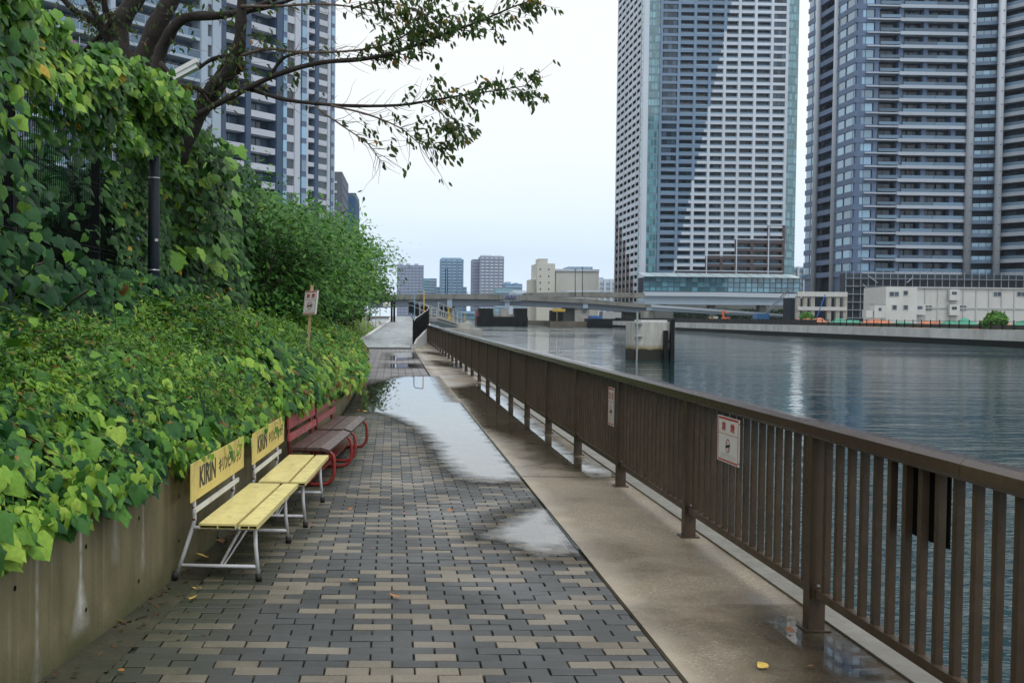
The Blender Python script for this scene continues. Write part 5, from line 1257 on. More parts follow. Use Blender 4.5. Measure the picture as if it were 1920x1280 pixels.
emit(t1, 'white_pier', M_TW, [seg_box(A2, B2, u_ - .5, u_ + .5, 0, Z0 + NF * FH, -1.65, .05) for u_ in (.5, 8.5, 16.7, 24.5, 32.5, 40.5, 47.6)])
emit(t1, 'glass_pane', GL_TEAL, [seg_box(A2, B2, 48.3, 54.6, Z0 + k * FH + .1, Z0 + k * FH + 3.0, -.3, -.1) for k in range(NF)], 60)
# glazed podium canopy
pod = empty('glazed_podium', (130, 440, 10), 'long glazed podium with sloping glass canopy at the foot of the white tower', 'podium')
pa, pb = (atY(1207, 540, 436)[0], 436.), (atY(1500, 540, 436)[0], 436.); PL = pb[0] - pa[0]
zb_, zt_ = atY(1350, 547, 436)[2], atY(1350, 520, 436)[2]
MB().b3(pa[0], pb[0], 436.4, 446, 0, zt_ - .3).build('back_wall', M_TD, pod)
emit(pod, 'pane', GL_TEAL, [seg_box(pa, pb, u_ + .1, u_ + 2.3, z_ + .1, z_ + 1.75, -.2, -.12) for u_ in np.arange(0, PL - 2, 2.4) for z_ in np.arange(zb_, zt_ - 1, 1.9)])
emit(pod, 'frame_post', M_TG, [seg_box(pa, pb, u_ - .12, u_ + .12, 0, zt_, -.2, .1) for u_ in np.arange(0, PL, 2.4)])
emit(pod, 'frame_rail', M_TG, [seg_box(pa, pb, 0, PL, z_ - .1, z_ + .1, -.2, .06) for z_ in np.arange(zb_, zt_ + .1, 1.9)])
for u_ in np.arange(0, PL - 4, 4.8):
    x_ = pa[0] + u_; MB().add([(x_, 434.5, zt_), (x_ + 4.5, 434.5, zt_), (x_ + 3.0, 440, zt_ + 1.6), (x_ - 1.5, 440, zt_ + 1.6), (x_, 434.5, zt_ + .1), (x_ + 4.5, 434.5, zt_ + .1), (x_ + 3.0, 440, zt_ + 1.7), (x_ - 1.5, 440, zt_ + 1.7)],
        [(3, 2, 1, 0), (4, 5, 6, 7), (0, 1, 5, 4), (1, 2, 6, 5), (2, 3, 7, 6), (3, 0, 4, 7)]).build('canopy_pane', mat('canopy_glass', (.42, .52, .56), .3) if 'canopy_glass' not in MATS else MATS['canopy_glass'], pod)

# --- the dark banded tower under construction
t2 = empty('dark_banded_tower', (125, 270, 0), 'dark apartment tower with pale balcony bands and scaffolded base', 'tower')
A = (atY(1601, 300, 268)[0], 268.); B = (atY(1816, 300, 268)[0], 268.); FH = 3.24; NF = 30; Z0 = 13.2; ZT = Z0 + NF * FH
U = lambda p: pxu(A, B, p)
MB().b3(A[0] + 3.4, 175, 270.2, 298, 0, ZT).build('core', M_TD, t2); MB().b3(A[0] + .05, A[0] + 3.38, 269.0, 272, 0, ZT).build('corner_core', M_TG, t2)
whi, gla, roo, sla, fins, cols, lt = [], [], [], [], [], [], []
for k in range(NF):
    z = Z0 + k * FH
    sla.append(seg_box(A, B, U(1601), U(1645), z - .75, z + .55, -1.0, -.1))
    for p0, p1 in ((1604, 1619), (1620, 1634)): lt.append(seg_box(A, B, U(p0), U(p1), z + .6, z + 2.4, -.5, -.3))
    lt_band = seg_box(A, B, U(1620), U(1645), z - .1, z + .25, -.1, .35); whi.append(lt_band)
    whi.append(seg_box(A, B, U(1645) + .05, U(1682), z - .1, z + .25, -2.1, .3))
    whi.append(seg_box(A, B, U(1682) + .05, U(1813), z - .35, z + .45, -2.1, .3))
    gla.append(seg_box(A, B, U(1646), U(1684), z + .5, z + 1.25, .1, .16)); gla.append(seg_box(A, B, U(1690), U(1750), z + .5, z + 1.25, .1, .16)); gla.append(seg_box(A, B, U(1751), U(1812), z + .5, z + 1.25, .1, .16))
    for p0, p1 in ((1650, 1676), (1690, 1704), (1707, 1726), (1738, 1760), (1764, 1784), (1790, 1810)): roo.append(seg_box(A, B, U(p0), (U(p0) + U(p1)) / 2 - .05, z + .5, z + 2.6, -2.15, -2.05)); roo.append(seg_box(A, B, (U(p0) + U(p1)) / 2 + .05, U(p1), z + .5, z + 2.6, -2.15, -2.05))
for p_ in (1686, 1732, 1787): fins.append(seg_box(A, B, U(p_) - .55, U(p_) + .55, Z0 - 2, ZT, -2.0, -.35))
fins.append(seg_box(A, B, U(1636), U(1644), Z0 - 2, ZT, -.9, -.12))
M_TW2 = mat('tower_band', (.40, .46, .54), .65, .06, .08); emit(t2, 'white_band', M_TW2, whi); emit(t2, 'slate_band', M_TG, sla); emit(t2, 'glass_rail', M_RAILG, gla); emit(t2, 'window', GL_ROOM, roo); emit(t2, 'corner_window', GL_BLUE, lt); emit(t2, 'fin', M_TG, fins)
# recess between the two round columns, and the wing beyond
R0 = (B[0] + .8, 270.5); R1 = (atY(1866, 300, 268.5)[0], 268.5); rg, rs_, rwn = [], [], []
Lr = math.hypot(R1[0] - R0[0], R1[1] - R0[1])
for k in range(NF):
    z = Z0 + k * FH; rs_.append(seg_box(R0, R1, 0, Lr, z - .5, z + .35, -2, .0))
    for j in range(4): rg.append(seg_box(R0, R1, Lr * j / 4 + .06, Lr * (j + 1) / 4 - .06, z + .38, z + 1.3, -.1, -.02))
    rwn.append(seg_box(R0, R1, .4, Lr - .4, z + .5, z + 2.6, -2.1, -2.02))
emit(t2, 'recess_rail', GL_BLUE, rg); emit(t2, 'recess_band', M_TS, rs_); emit(t2, 'recess_window', GL_ROOM, rwn)
W0 = (R1[0] + 1.2, 269.0); W1 = (W0[0] + .51 * 30, 269.0 - .86 * 30); wg, ww, wr = [], [], []
for k in range(NF):
    z = Z0 + k * FH; ww.append(seg_box(W0, W1, 0, 30, z - .4, z + .5, -2.2, .0)); wg.append(seg_box(W0, W1, .2, 29, z + .52, z + 1.3, -.12, -.06))
    for j in range(6): wr.append(seg_box(W0, W1, j * 5 + .6, j * 5 + 3.4, z + .5, z + 2.6, -2.3, -2.22))
emit(t2, 'wing_band', M_TW2, ww); emit(t2, 'wing_rail', M_RAILG, wg); emit(t2, 'wing_window', GL_ROOM, wr)
cx, cy, cz = seg_box(W0, W1, 0, 30, 0, ZT, -8, -2.4)[0]; d3 = seg_box(W0, W1, 0, 30, 0, ZT, -8, -2.4)[1]; rz3 = seg_box(W0, W1, 0, 30, 0, ZT, -8, -2.4)[2]
MB().box((cx, cy, cz), d3, rz3).build('wing_core', M_TD, t2)
for p_ in (1817, 1872):
    x_ = atY(p_, 300, 267.5)[0]; MB().tube([(x_, 267.4, 6), (x_, 267.4, ZT)], .85, 16).build('round_column', M_COLM, t2, True)
    emit(t2, 'column_ring', M_TD, [((x_, 267.4, Z0 + k * FH - .9), (1.5, 1.5, .08), .78) for k in range(NF)])
# its river face, receding
A3 = (A[0] - 1.0, 297.); B3 = (A[0], 268.); L3 = math.hypot(1, 29); sb, sw, sd2, sp = [], [], [], []
for k in range(NF):
    z = Z0 + k * FH
    sb.append(seg_box(A3, B3, 18.5, L3, z - .75, z + .55, -.8, .02)); sb.append(seg_box(A3, B3, 0, 6.0, z - .75, z + .55, -.8, .02))
    sp.append(seg_box(A3, B3, 6.6, 17.8, z - .5, z + .75, -2, -.3))
    for u0, u1 in ((19.2, 23.0), (24.0, 28.4), (.5, 3.4), (4.0, 5.8)): sw.append(seg_box(A3, B3, u0, u1, z + .6, z + 2.4, -.3, -.1))
    sd2.append(seg_box(A3, B3, 7.0, 17.2, z + .8, z + 2.7, -2.3, -2.2))
for u0_, u1_ in ((.1, 6.3), (18.2, L3 - .1)): MB().box(*seg_box(A3, B3, u0_, u1_, 0, ZT, -1.6, -.36)).build('side_core', M_TG, t2)
MB().box(*seg_box(A3, B3, 6.4, 18, 0, ZT, -3.2, -2.35)).build('side_recess', M_TD, t2)
emit(t2, 'slate_band', M_TG, sb); emit(t2, 'side_window', GL_BLUE, sw); emit(t2, 'side_parapet', M_TG, sp); emit(t2, 'side_opening', GL_ROOM, sd2)
for u_ in (6.6, 17.9):
    c = seg_box(A3, B3, u_, u_ + .1, 0, ZT, -.2, .2)[0]; MB().tube([(c[0], c[1], 6), (c[0], c[1], ZT)], .7, 12).build('round_column', M_COLM, t2, True)

# scaffold round its base
M_NET = mat('scaffold_net', (.040, .055, .072), .9, .25, .1); M_PIPE = mat('scaffold_pipe', (.30, .36, .42), .5, .1, 1)
sc = empty('scaffold', (120, 262, .5), 'netted tube scaffold wrapped round the base of the dark tower', 'scaffold')
xa, xb = atY(1588, 560, 262)[0], 170.0
MB().b3(xa, xb, 263.5, 266.5, .5, 12.9).build('debris_net', M_NET, sc)
emit(sc, 'standard', M_PIPE, [((x_, 262.8, 7.0), (.12, .12, 13), 0) for x_ in np.arange(xa, xb, 1.8)])
emit(sc, 'ledger', M_PIPE, [((xa + (xb - xa) / 2, 262.6, z_), (xb - xa, .12, .12), 0) for z_ in np.arange(2.2, 13.4, 1.9)])
emit(sc, 'deck_board', M_NET, [((xa + (xb - xa) / 2, 263.0, z_ - .15), (xb - xa, .7, .1), 0) for z_ in np.arange(2.2, 13.4, 1.9)])
for p0, p1 in (((1618, 533), (1660, 570)), ((1620, 562), (1648, 592)), ((1700, 530), (1712, 520)), ((1630, 518), (1645, 530))):
    a = Vector(atY(*p0, 262.3)); b = Vector(atY(*p1, 262.3)); m_ = MB(); m_.beam(a, b, .2, .2); m_.build('diagonal_brace', M_PIPE, sc)
cf = empty('concrete_frame', (105, 250, .5), 'open concrete frame of columns and beams beside the scaffold', 'frame')
Yc = 246.
for p_ in (1497, 1510, 1524, 1555, 1571, 1585):
    x_ = atY(p_, 570, Yc)[0]; MB().b3(x_ - .45, x_ + .45, Yc, Yc + .9, .5, 6.9).build('column', M_CONC, cf)
xl, xr_ = atY(1495, 570, Yc)[0], atY(1588, 570, Yc)[0]
for py0, py1 in ((547, 556), (575, 582)): z1, z0 = atY(1540, py0, Yc)[2], atY(1540, py1, Yc)[2]; MB().b3(xl, xr_, Yc - .2, Yc + .6, z0, z1).build('beam', M_CONCN, cf)
MB().b3(xl, xr_, Yc + 4, Yc + 9, .5, 6.6).build('back_wall', M_TD, cf)
m_ = MB(); m_.beam(atY(1547, 552, Yc - 2), atY(1532, 594, Yc - 2), .16, .16); m_.build('blue_hose', mat('hose_blue', (.03, .14, .5), .5), cf)

# ================================================================== bridge
M_BC = mat('bridge_concrete', (.24, .245, .225), .85, .18, .08, stain=(.08, .075, .055), sscale=(.35, .35, .12), samt=.75)
M_BG = mat('bridge_girder', (.155, .19, .235), .6, .06, .06); M_LB = mat('pale_blue_girder', (.36, .47, .58), .55, .05, .05); M_LB2 = mat('pale_blue_parapet', (.54, .63, .72), .6, .05, .05)
def slab(name, top, bot, Y, dep, m, parent):
    """piece of deck: photo outline at depth Y, given its real thickness dep"""
    n = len(top); T_ = [atY(*p, Y) for p in top]; B_ = [atY(*p, Y) for p in bot]
    vs = T_ + B_ + [(x, y + dep, z) for x, y, z in T_] + [(x, y + dep, z) for x, y, z in B_]; fs = []
    for i in range(n - 1):
        fs += [(n + i, n + i + 1, i + 1, i), (2 * n + i, 2 * n + i + 1, 3 * n + i + 1, 3 * n + i), (i, i + 1, 2 * n + i + 1, 2 * n + i), (n + i + 1, n + i, 3 * n + i, 3 * n + i + 1)]
    fs += [(0, n, 3 * n, 2 * n)[::-1], (n - 1, 2 * n - 1, 4 * n - 1, 3 * n - 1)]
    return MB().add(vs, fs).build(name, m, parent)
br = empty('river_bridge', (20, 355, WATER_Z), 'grey girder bridge with stained concrete parapets crossing the river', 'bridge')
slab('parapet', [(690, 553), (850, 551), (960, 552), (1100, 560), (1222, 571)], [(690, 562), (850, 560.5), (960, 562), (1100, 569), (1222, 578)], 352, .5, M_BC, br)
slab('girder', [(690, 562.3), (850, 561), (960, 562.4), (1100, 569.3), (1220, 578.3)], [(690, 577), (850, 574), (960, 572.5), (1100, 578.5), (1220, 588)], 352.6, 9, M_BG, br)
slab('deck', [(690, 560.6), (850, 559), (960, 560.4), (1100, 567.3), (1220, 576.3)], [(690, 561.8), (850, 560.6), (960, 562), (1100, 568.9), (1220, 577.9)], 352.55, 10, M_BC, br)
slab('upper_parapet', [(985, 549), (1100, 547), (1209, 549)], [(985, 556), (1100, 556.5), (1209, 558)], 372, 8, M_BC, br)
for a, b in zip(range(700, 1215, 22), range(701, 1216, 22)):
    t_ = np.interp(a, [690, 850, 960, 1100, 1222], [553, 551, 552, 560, 571]); slab('rail_post', [(a, t_ - 3.2), (b, t_ - 3.2)], [(a, t_ + .3), (b, t_ + .3)], 352.05, .15, M_BG, br)
slab('hand_rail', [(690, 549.6), (850, 547.6), (960, 548.6), (1100, 556.6), (1222, 567.6)], [(690, 550.2), (850, 548.2), (960, 549.2), (1100, 557.2), (1222, 568.2)], 352.05, .1, M_BG, br)
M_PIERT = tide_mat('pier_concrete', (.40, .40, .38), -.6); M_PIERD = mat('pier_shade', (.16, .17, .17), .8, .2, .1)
def pier(x0, x1, ytop, Y, dep, label_m): 
    a, b = atY(x0, 595, Y)[0], atY(x1, 595, Y)[0]; return MB().b3(a, b, Y, Y + dep, -4, atY((x0 + x1) / 2, ytop, Y)[2]).build('pier', label_m, br)
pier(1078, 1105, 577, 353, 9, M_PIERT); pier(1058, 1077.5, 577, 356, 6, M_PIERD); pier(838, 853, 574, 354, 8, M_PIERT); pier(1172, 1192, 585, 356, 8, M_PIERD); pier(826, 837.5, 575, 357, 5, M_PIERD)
c = atY(1096, 583, 352.7); MB().box((c[0], 352.9, c[2]), (1.3, .2, .9)).build('gauge_box', M_BG, br)
for px_ in (843, 951, 1098): 
    c = atY(px_, 568, 352.2); MB().box((c[0], 352.35, c[2] - .1), (1.6, .3, 3.2)).build('stiffener', M_LB, br)
sg = empty('traffic_sign_gantry', tuple(atY(958, 558, 351.5)), 'blue matrix traffic sign on a frame fixed to the bridge parapet', 'sign')
c = atY(958, 555.5, 351.5); MB().box((c[0], 351.6, c[2]), (3.4, .3, 1.1)).build('frame', M_LB, sg); MB().box((c[0], 351.42, c[2]), (3.1, .05, .85)).build('display', mat('display_blue', (.02, .03, .16), .4), sg)
worn_marks(mat('display_text', (.55, .5, .75), .5), sg, (c[0], 351.38, c[2]), (1, 0, 0), (0, 0, 1), 2.8, .7, 5, 3, 'display_marks')
MB().b3(c[0] - 3.3, c[0] + 3.3, 351.7, 352.0, c[2] - 1.5, c[2] - 1.35).build('walkway', M_LB, sg)
for k in range(7): MB().b3(c[0] - 3.3 + k * 1.08, c[0] - 3.2 + k * 1.08, 351.62, 351.68, c[2] - 1.34, c[2] + .5).build('guard_post', M_LB, sg)
for px_, pt, k in ((835.5, 506, 0), (839.5, 504, 1), (1078.5, 505, 2), (1092, 502, 3)):
    lab = ['dark lamp column on the bridge in front of the blue tower, shorter of the pair', 'dark lamp column on the bridge in front of the blue tower, taller of the pair', 'lamp column on the bridge in front of the windowless hall, farther from the white tower', 'lamp column on the bridge in front of the windowless hall, closer to the white tower'][k]
    b0, b1 = atY(px_, 556, 356), atY(px_, pt, 356); e = empty('lamp_column', b0, lab, 'street lamp', 'lamp columns on the bridge'); MB().tube([b0, b1], [.14, .09], 8).build('column', M_FENCE, e); MB().b3(b1[0] - .35, b1[0] + .35, 355.8, 356.2, b1[2], b1[2] + .15).build('lantern', M_FENCE, e)
# dolphins and works under the bridge
do = empty('pier_fender', (40, 345, WATER_Z), 'black timber fender round a bridge pier with concrete stumps inside', 'fender')
def pbox(x0, x1, y0, y1, Y, dep, m, nm, par): a, b = atY(x0, y1, Y), atY(x1, y0, Y); return MB().b3(a[0], b[0], Y, Y + dep, a[2], b[2]).build(nm, m, par)
pbox(894, 990, 594, 613, 343, 8, M_BLACK, 'lower_wall', do); pbox(899, 925, 578, 594, 344, 6, M_WEED, 'tower', do); pbox(966, 989, 578, 594, 344, 6, M_WEED, 'tower', do)
pbox(938, 953, 579, 594, 345, 3, M_PIERT, 'stump', do); pbox(926, 964, 589, 595, 345.5, 2, M_CONC, 'sill', do)
emit(do, 'fender_board', M_BLACK, [((atY(p_, 600, 342.7)[0], 342.8, -.2), (.25, .25, 2.6), 0) for p_ in range(895, 991, 6)])
pbox(893, 897, 582, 606, 343.4, 1, mat('fender_red', (.22, .05, .05), .6), 'red_fender', do)
d2 = empty('pier_fender', (60, 348, WATER_Z), 'black steel fender with a yellow sign beside the bigger bridge pier', 'fender')
pbox(1032, 1044, 582, 611, 346, 3, M_WEED, 'dolphin', d2); pbox(1047, 1056, 582, 611, 347, 3, M_WEED, 'dolphin', d2); pbox(1036, 1060, 579, 584, 345.6, .3, M_YG, 'yellow_sign', d2)
bg = empty('moored_barge', (66, 342, WATER_Z), 'long black barge moored at the far bank behind the pillar', 'barge')
pbox(1106, 1200, 598, 612, 341, 10, M_BLACK, 'hull', bg); pbox(1108, 1130, 592, 598, 342, 5, mat('blue_sheet', (.05, .16, .45), .6, .3, .5), 'blue_sheeted_load', bg)
pbox(1130, 1165, 585, 598, 352, 6, M_CABF, 'deck_house', bg); MB().b3(84, 90, 350, 352, .4, 5).build('davit', M_PIERD, bg)
# approach ramps on the far side
ap = empty('approach_ramp', (100, 352, 0), 'pale blue steel approach ramp descending from the bridge towards the site', 'ramp')
slab('parapet', [(1222, 571), (1350, 580), (1480, 590)], [(1222, 575.5), (1350, 584.5), (1480, 593)], 335, .5, M_LB2, ap); slab('girder', [(1222, 575.8), (1350, 584.8), (1480, 593.2)], [(1222, 582), (1350, 589), (1480, 595)], 335.6, 7, M_LB, ap)
slab('abutment', [(1208, 583), (1226, 583)], [(1208, 606), (1226, 606)], 338, 5, M_CONC, ap)
ov = empty('elevated_road', (130, 400, 8), 'pale blue elevated road girder passing in front of the glazed podium', 'road bridge')
slab('parapet', [(1206, 547), (1350, 548), (1510, 551)], [(1206, 554.5), (1350, 556), (1510, 559)], 405, .6, M_LB2, ov); slab('girder', [(1206, 555), (1350, 556.4), (1510, 559.4)], [(1206, 570), (1350, 571.5), (1510, 572)], 406, 9, M_LB, ov)
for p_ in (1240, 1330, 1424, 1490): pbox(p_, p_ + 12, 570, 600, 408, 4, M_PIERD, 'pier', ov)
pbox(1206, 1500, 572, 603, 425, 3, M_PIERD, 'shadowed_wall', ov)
fg = empty('embankment_trees', (100, 420, .4), 'dark line of trees under the elevated road', 'trees')
n = 5000; P = np.stack([RNG.uniform(92, 150, n), RNG.uniform(414, 422, n), .5 + RNG.random(n) * 5], 1)
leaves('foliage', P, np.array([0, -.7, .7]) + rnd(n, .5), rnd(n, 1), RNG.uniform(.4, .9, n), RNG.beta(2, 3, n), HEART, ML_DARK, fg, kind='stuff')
# machines on the far quay
ex = empty('excavator', tuple(atY(1362, 596, 262)), 'small orange red excavator with raised arm on the far quay', 'excavator')
c = atY(1362, 597, 262); X_, Z_ = c[0], .55
MB().b3(X_ - 1.3, X_ + 1.3, 261, 263, Z_, Z_ + .6).build('tracks', M_BLACK, ex); MB().b3(X_ - 1.0, X_ + .7, 261.2, 262.8, Z_ + .62, Z_ + 1.5).build('body', M_ORANGE, ex); MB().b3(X_ - .2, X_ + .7, 261.1, 262, Z_ + 1.5, Z_ + 2.3).build('cab', GL_DARK, ex)
m_ = MB(); m_.beam((X_ - .6, 262, Z_ + 1.3), (X_ - 1.1, 262, Z_ + 3.0), .35, .35); m_.build('boom', M_ORANGE, ex); m_ = MB(); m_.beam((X_ - 1.1, 262, Z_ + 3.0), (X_ + .4, 262, Z_ + 2.5), .3, .3); m_.build('dipper', M_ORANGE, ex)
ex2 = empty('excavator', tuple(atY(1340, 597, 270)), 'small dull yellow excavator on the far quay', 'excavator')
X_ = atY(1340, 597, 270)[0]
MB().b3(X_ - 1, X_ + 1, 269.2, 270.8, .55, 1.0).build('tracks', M_BLACK, ex2); MB().b3(X_ - .8, X_ + .8, 269.4, 270.6, 1.02, 1.7).build('body', M_YG, ex2); MB().b3(X_ - .2, X_ + .7, 269.5, 270.5, 1.7, 2.2).build('cab', M_CABF, ex2); m_ = MB(); m_.beam((X_ - .6, 270, 1.5), (X_ - 1.4, 270, 2.0), .25, .25); m_.build('boom', M_YG, ex2)
cr = empty('crawler_crane', tuple(atY(1432, 597, 300)), 'blue crawler crane with a long grey lattice jib beside the approach ramp', 'crane')
c = atY(1432, 596, 300); MB().b3(c[0] - 3, c[0] + 2, 298, 302, .5, 1.5).build('tracks', M_BLACK, cr); MB().b3(c[0] - 2.5, c[0] + 1, 298.4, 301.6, 1.52, 3.2).build('body', mat('crane_blue', (.04, .17, .40), .5), cr)
ja, jb = Vector((c[0], 300, 2.5)), Vector(atY(1478, 545, 300)); m_ = MB()
for dx_, dz_ in ((-.35, 0), (.35, 0), (0, .6)): m_.beam(ja + Vector((dx_, 0, dz_)), jb + Vector((dx_, 0, dz_)), .12, .12)
for k in range(12): p = ja.lerp(jb, k / 12); q = ja.lerp(jb, (k + 1) / 12); m_.beam(p + Vector((-.35, 0, 0)), q + Vector((.35, 0, 0)), .07, .07); m_.beam(p + Vector((.35, 0, 0)), q + Vector((0, 0, .6)), .07, .07)
m_.build('lattice_jib', M_PIPE, cr)
MB().tube([tuple(jb), tuple(jb + Vector((.05, 0, -7)))], .05, 6).build('hoist_rope', M_FENCE, cr)

# ================================================================== buildings on the left bank
def facade_building(name, A, B, depth, ht, label, cols, FH, body, z0=3., cat='building', core=M_TD):
    """cols: (kind, px0, px1): pillar / wall / balcony / window / bay"""
    e = empty(name, ((A[0] + B[0]) / 2, (A[1] + B[1]) / 2, 0), label, cat); L = math.hypot(B[0] - A[0], B[1] - A[1]); nf = int((ht - z0) / FH)
    b = seg_box(A, B, .1, L - .1, 0, ht, -depth, -2.0); MB().box(*b).build('core', core, e)
    out = {}
    def put(nm, m, bx): out.setdefault((nm, m.name), []).append(bx)
    for kind, p0, p1 in cols:
        u0, u1 = max(0, pxu(A, B, p0)), min(L, pxu(A, B, p1))
        if kind == 'pillar': put('pillar', M_BLUE, seg_box(A, B, u0, u1, 0, ht, -2.0, .25)); continue
        if kind == 'wall': put('wall', body, seg_box(A, B, u0, u1, 0, ht, -2.0, .1)); continue
        for k in range(nf):
            z = z0 + k * FH
            if kind in ('balcony', 'glassbal'):
                put('parapet', body, seg_box(A, B, u0 + .01, u1 - .01, z - .35, z + .75 if kind == 'balcony' else z + .1, -2.0, .02))
                nn = max(1, int((u1 - u0) / 2.2))
                for j in range(nn): put('window', GL_ROOM, seg_box(A, B, u0 + (u1 - u0) * j / nn + .12, u0 + (u1 - u0) * (j + 1) / nn - .12, z + .4, z + 2.5, -1.99, -1.9))
                if kind == 'glassbal':
                    for j in range(nn): put('glass_rail', M_RAILG, seg_box(A, B, u0 + (u1 - u0) * j / nn + .05, u0 + (u1 - u0) * (j + 1) / nn - .05, z + .15, z + 1.2, -.08, -.02))
                    put('hand_rail', body, seg_box(A, B, u0, u1, z + 1.22, z + 1.29, -.1, .0))
                    for j in range(nn + 1): put('rail_post', body, seg_box(A, B, u0 + (u1 - u0) * j / nn - .04, u0 + (u1 - u0) * j / nn + .04, z + .1, z + 2.7 if j % 3 == 0 else z + 1.22, -.1, -.01))
            elif kind == 'window':
                put('window', GL_DARK, seg_box(A, B, u0 + .2, u1 - .2, z + .75, z + 2.45, -.45, -.25)); put('spandrel', body, seg_box(A, B, u0, u1, z - .5, z + .7, -1.9, .0))
                put('lintel', body, seg_box(A, B, u0, u1, z + 2.47, z + FH - .51, -1.9, -.02))
            elif kind == 'bay':
                put('bay_window', GL_BLUE, seg_box(A, B, u0 + .08, u1 - .08, z + .5, z + 2.6, -.3, .3)); put('bay_panel', M_TG, seg_box(A, B, u0 + .06, u1 - .06, z - .55, z + .45, -.4, .26))
    for (nm, mn), bx in out.items(): emit(e, nm, MATS[mn], bx)
    return e
M_LW = mat('left_white', (.50, .54, .62), .6, .05, .05); M_LG = mat('left_pale_grey', (.33, .41, .50), .6, .06, .08)
facade_building('balcony_block', (-49.0, 144.2), (-26.0, 171.9), 14, 66, 'pale grey blue apartment block with glass balconies behind the cherry tree', [('glassbal', 60, 205), ('wall', 206, 215), ('glassbal', 216, 375), ('wall', 376, 388), ('window', 388, 396), ('wall', 397, 413)], 3.07, M_LG, core=mat('grey_core', (.14, .19, .25), .8))
facade_building('striped_tower', (-29.3, 190.6), (-15.6, 207.1), 20, 84, 'white apartment tower with dark blue pillars behind the cherry bough', [('pillar', 415, 421.5), ('balcony', 422, 458), ('pillar', 458.5, 468.5), ('balcony', 469, 516), ('pillar', 516.5, 527), ('bay', 528, 536), ('balcony', 537, 552) if False else ('window', 537, 551), ('wall', 551.5, 562), ('bay', 563, 573), ('wall', 573.5, 577)], 3.07, M_LW)
facade_building('slim_white_tower', (-22.4, 294.8), (-15.4, 303.2), 20, 120, 'slim white tower with one blue pillar seen past the striped tower', [('balcony', 577.5, 589), ('pillar', 589.5, 596), ('window', 597, 613), ('wall', 613.5, 618.5), ('bay', 619, 625), ('wall', 625.2, 627)], 3.2, M_LW)
dg = empty('dark_grey_block', (-17, 362, 0), 'dark grey slab block beside the slim white tower', 'building')
M_DG = mat('dark_grey_render', (.105, .13, .165), .7, .06, .05)
A = (atY(624, 400, 360)[0], 360.); B = (atY(641, 400, 360)[0], 360.); C_ = (atY(653, 400, 395)[0], 395.); zt_ = atY(632, 322, 360)[2]
MB().prism([A, B, C_, (C_[0] - 8, 400)], 0, zt_).build('walls', M_DG, dg)
emit(dg, 'window_band', M_TG, [seg_box(B, C_, 2, 33, z_, z_ + 1.4, -.1, .12) for z_ in np.arange(4, zt_ - 2, 3.1)])
emit(dg, 'vent', M_TW, [seg_box(A, B, .5, 1.3, z_, z_ + .7, 0, .25) for z_ in np.arange(4, zt_ - 2, 3.1)])
bb = empty('blue_glass_block', (-13, 405, 0), 'blue glass office block behind the dark grey block', 'building')
A = (atY(652, 400, 400)[0], 400.); B = (atY(667, 400, 400)[0], 400.); C_ = (atY(673.5, 400, 425)[0], 425.); zt_ = atY(660, 368, 400)[2]
MB().prism([A, B, C_, (C_[0] - 8, 430)], 0, zt_).build('walls', mat('blue_curtain', (.045, .12, .24), .3), bb)
emit(bb, 'blue_pane', mat('blue_pane', (.05, .15, .30), .15), [seg_box(A, B, u_ + .05, u_ + .68, z_ + .1, z_ + 2.8, 0, .08) for u_ in np.arange(0, 2.6, .73) for z_ in np.arange(2, zt_ - 3, 3.0)])
emit(bb, 'grey_fin', M_TG, [seg_box(B, C_, u_, u_ + 1.2, 0, zt_ - .5, 0, .25) for u_ in (1, 6, 11, 16, 21)])
MB().prism([A, B, C_, (C_[0] - 8, 430)], zt_ + .01, zt_ + 1.2).build('parapet', M_TG, bb)

# ================================================================== skyline beyond the bridge
def far_tower(name, x0, x1, ytop, Y, label, m, band, fins=6, steps=(), FH=3.3, dep=30, rows=True):
    a, b = atY(x0, 545, Y)[0], atY(x1, 545, Y)[0]; zt_ = atY((x0 + x1) / 2, ytop, Y)[2]; e = empty(name, ((a + b) / 2, Y, 1), label, 'tower' if zt_ > 50 else 'building', 'buildings on the skyline')
    MB().b3(a, b, Y, Y + dep, 0, zt_).build('shaft', m, e)
    if rows: emit(e, 'floor_band', band, [(((a + b) / 2, Y - .3, z_), (b - a + .4, .8, FH * .42), 0) for z_ in np.arange(4, zt_ - 1, FH)], 80)
    if fins: emit(e, 'fin', m, [((a + (b - a) * k / fins, Y - .6, zt_ / 2), ((b - a) / fins * .3, 1.0, zt_), 0) for k in range(fins + 1)])
    for s0, s1, st in steps:
        p, q = atY(s0, 545, Y)[0], atY(s1, 545, Y)[0]; MB().b3(p, q, Y + 2, Y + dep - 2, zt_, atY((s0 + s1) / 2, st, Y)[2]).build('roof_block', band, e)
    return e
def fm(n, c): return mat(n, c, .7, .05, .02)  # distant facade colours, with the blue of far haze mixed into them
F_MAU, F_MAU2, F_BL, F_BL2, F_WH = fm('far_mauve', (.22, .27, .40)), fm('far_mauve_band', (.38, .45, .60)), fm('far_blue', (.13, .25, .39)), fm('far_blue_band', (.30, .45, .60)), fm('far_white', (.56, .62, .68))
far_tower('skyline_tower', 745, 793, 497, 1250, 'broad mauve grey apartment tower on the skyline above the trees', F_MAU, F_MAU2, 7, ((747, 756, 494), (761, 769, 494), (777, 784, 494)))
far_tower('skyline_block', 793, 806, 522, 1300, 'low teal glass block between two skyline towers', fm('far_teal', (.10, .33, .40)), F_BL2, 0); far_tower('skyline_block', 806, 818, 522, 1310, 'low pale framed block between two skyline towers', F_BL, F_WH, 3)
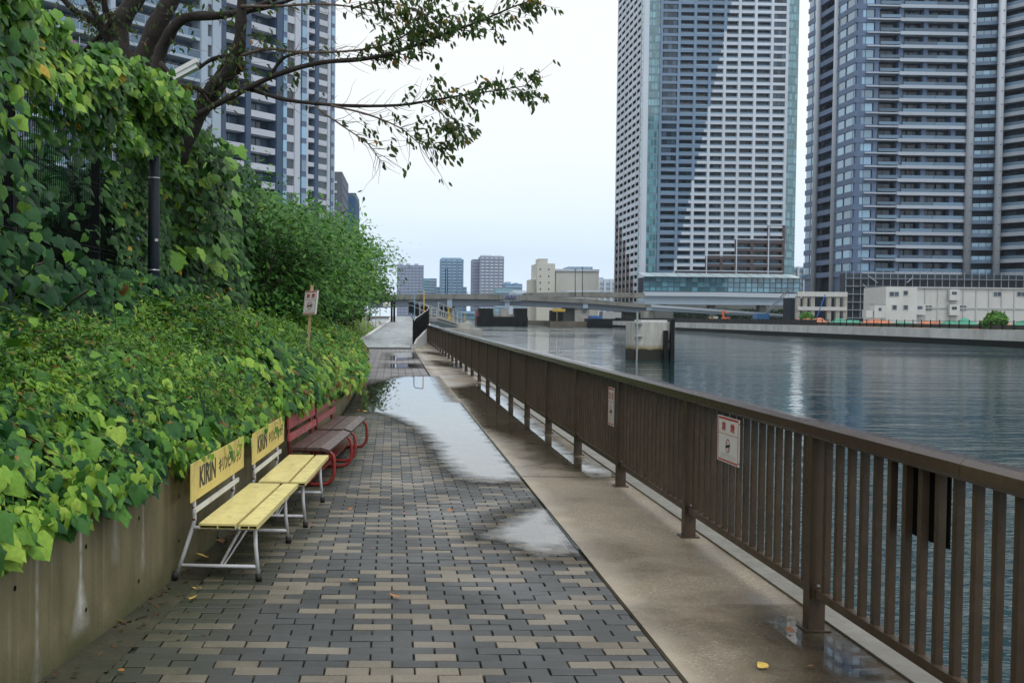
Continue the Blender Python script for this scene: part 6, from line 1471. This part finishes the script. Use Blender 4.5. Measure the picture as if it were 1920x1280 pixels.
far_tower('skyline_tower', 826, 867, 486, 1230, 'blue glass tower on the skyline behind the lamp columns', F_BL, F_BL2, 4, ((828, 865, 483),)); far_tower('skyline_block', 818, 826, 538, 1235, 'low blue wing beside the blue skyline tower', F_BL, F_BL2, 0); far_tower('skyline_block', 867, 875, 538, 1235, 'narrow blue wing of the blue skyline tower', F_BL, F_BL2, 0)
far_tower('skyline_tower', 886, 900, 486, 1180, 'narrow mauve wing beside the tallest skyline tower', F_MAU, F_MAU2, 3); far_tower('skyline_tower', 900, 943, 481, 1170, 'tallest pale skyline tower with an open crown', F_MAU, F_WH, 5, ((902, 922, 478), (925, 942, 479)))
far_tower('skyline_block', 930, 962, 540, 1000, 'low teal block under the tallest skyline tower', fm('far_teal2', (.20, .36, .44)), F_BL2, 0); far_tower('skyline_block', 948, 979, 532, 1050, 'low dark blue roofed block on the skyline', F_BL, F_BL2, 0, ((950, 958, 528), (966, 972, 530))); far_tower('skyline_block', 962, 993, 545, 900, 'low cream block on the skyline', F_WH, F_BL2, 0)
far_tower('skyline_block', 1066, 1109, 500, 900, 'pale blue roof plant showing over the windowless hall', F_BL2, F_WH, 5); far_tower('skyline_block', 1122, 1157, 523, 800, 'pale office block between the hall and the white tower', F_WH, F_BL2, 3, ((1124, 1132, 520),)); far_tower('skyline_block', 1484, 1506, 500, 560, 'pale office block glimpsed between the two big towers', F_WH, F_BL, 2)
hall = empty('windowless_hall', (62, 470, 0), 'big cream windowless hall with a taller stair tower', 'building')
M_CR = mat('cream_cladding', (.60, .60, .54), .7, .03, .05, stain=(.46, .46, .42), sscale=(.2, .2, .05), samt=.5)
pbox(1041, 1123, 507, 600, 470, 30, M_CR, 'hall_walls', hall); pbox(1040, 1124, 505, 508, 469.5, 31, M_TW, 'parapet', hall); pbox(1006, 1041, 494, 600, 468, 20, M_CR, 'stair_tower', hall); pbox(1010, 1027, 485, 494, 469, 10, M_CR, 'roof_plant', hall); pbox(993, 1006, 524, 600, 472, 12, M_CR, 'annex', hall)
emit(hall, 'cladding_seam', M_TW, [((atY(p_, 550, 470)[0], 469.98, 13), (.12, .1, 18), 0) for p_ in range(1044, 1122, 5)])
for py_ in (505, 518, 530, 542):
    for px_ in (1013, 1029): c = atY(px_, py_, 468); MB().box((c[0], 467.97, c[2]), (.5, .08, .8)).build('window', GL_DARK, hall)
pbox(1062, 1124, 545, 551, 440, 14, M_TW, 'low_roof', hall)
for x0, x1, yt, Y, lab in ((862, 890, 583, 700, 'low blue roofed warehouse seen under the bridge'), (1000, 1030, 588, 640, 'low teal quay shed seen under the bridge')): far_tower('quay_shed', x0, x1, yt, Y, lab, fm('shed_' + lab[4:8].strip(), (.12, .26, .36)), F_BL2, 0)

# ================================================================== haze over the river
hm_, ht_, ho = _new('haze_air')
hv = node(ht_, 'ShaderNodeVolumePrincipled', {'Color': (.86, .94, 1.0, 1), 'Density': .00007, 'Anisotropy': .0}); ht_.links.new(hv.outputs[0], ho.inputs['Volume'])
MB().b3(-520, 820, -150, 1500, -5.0, 205).build('haze', hm_, kind='stuff', label='pale blue haze over the river and city', cat='haze')
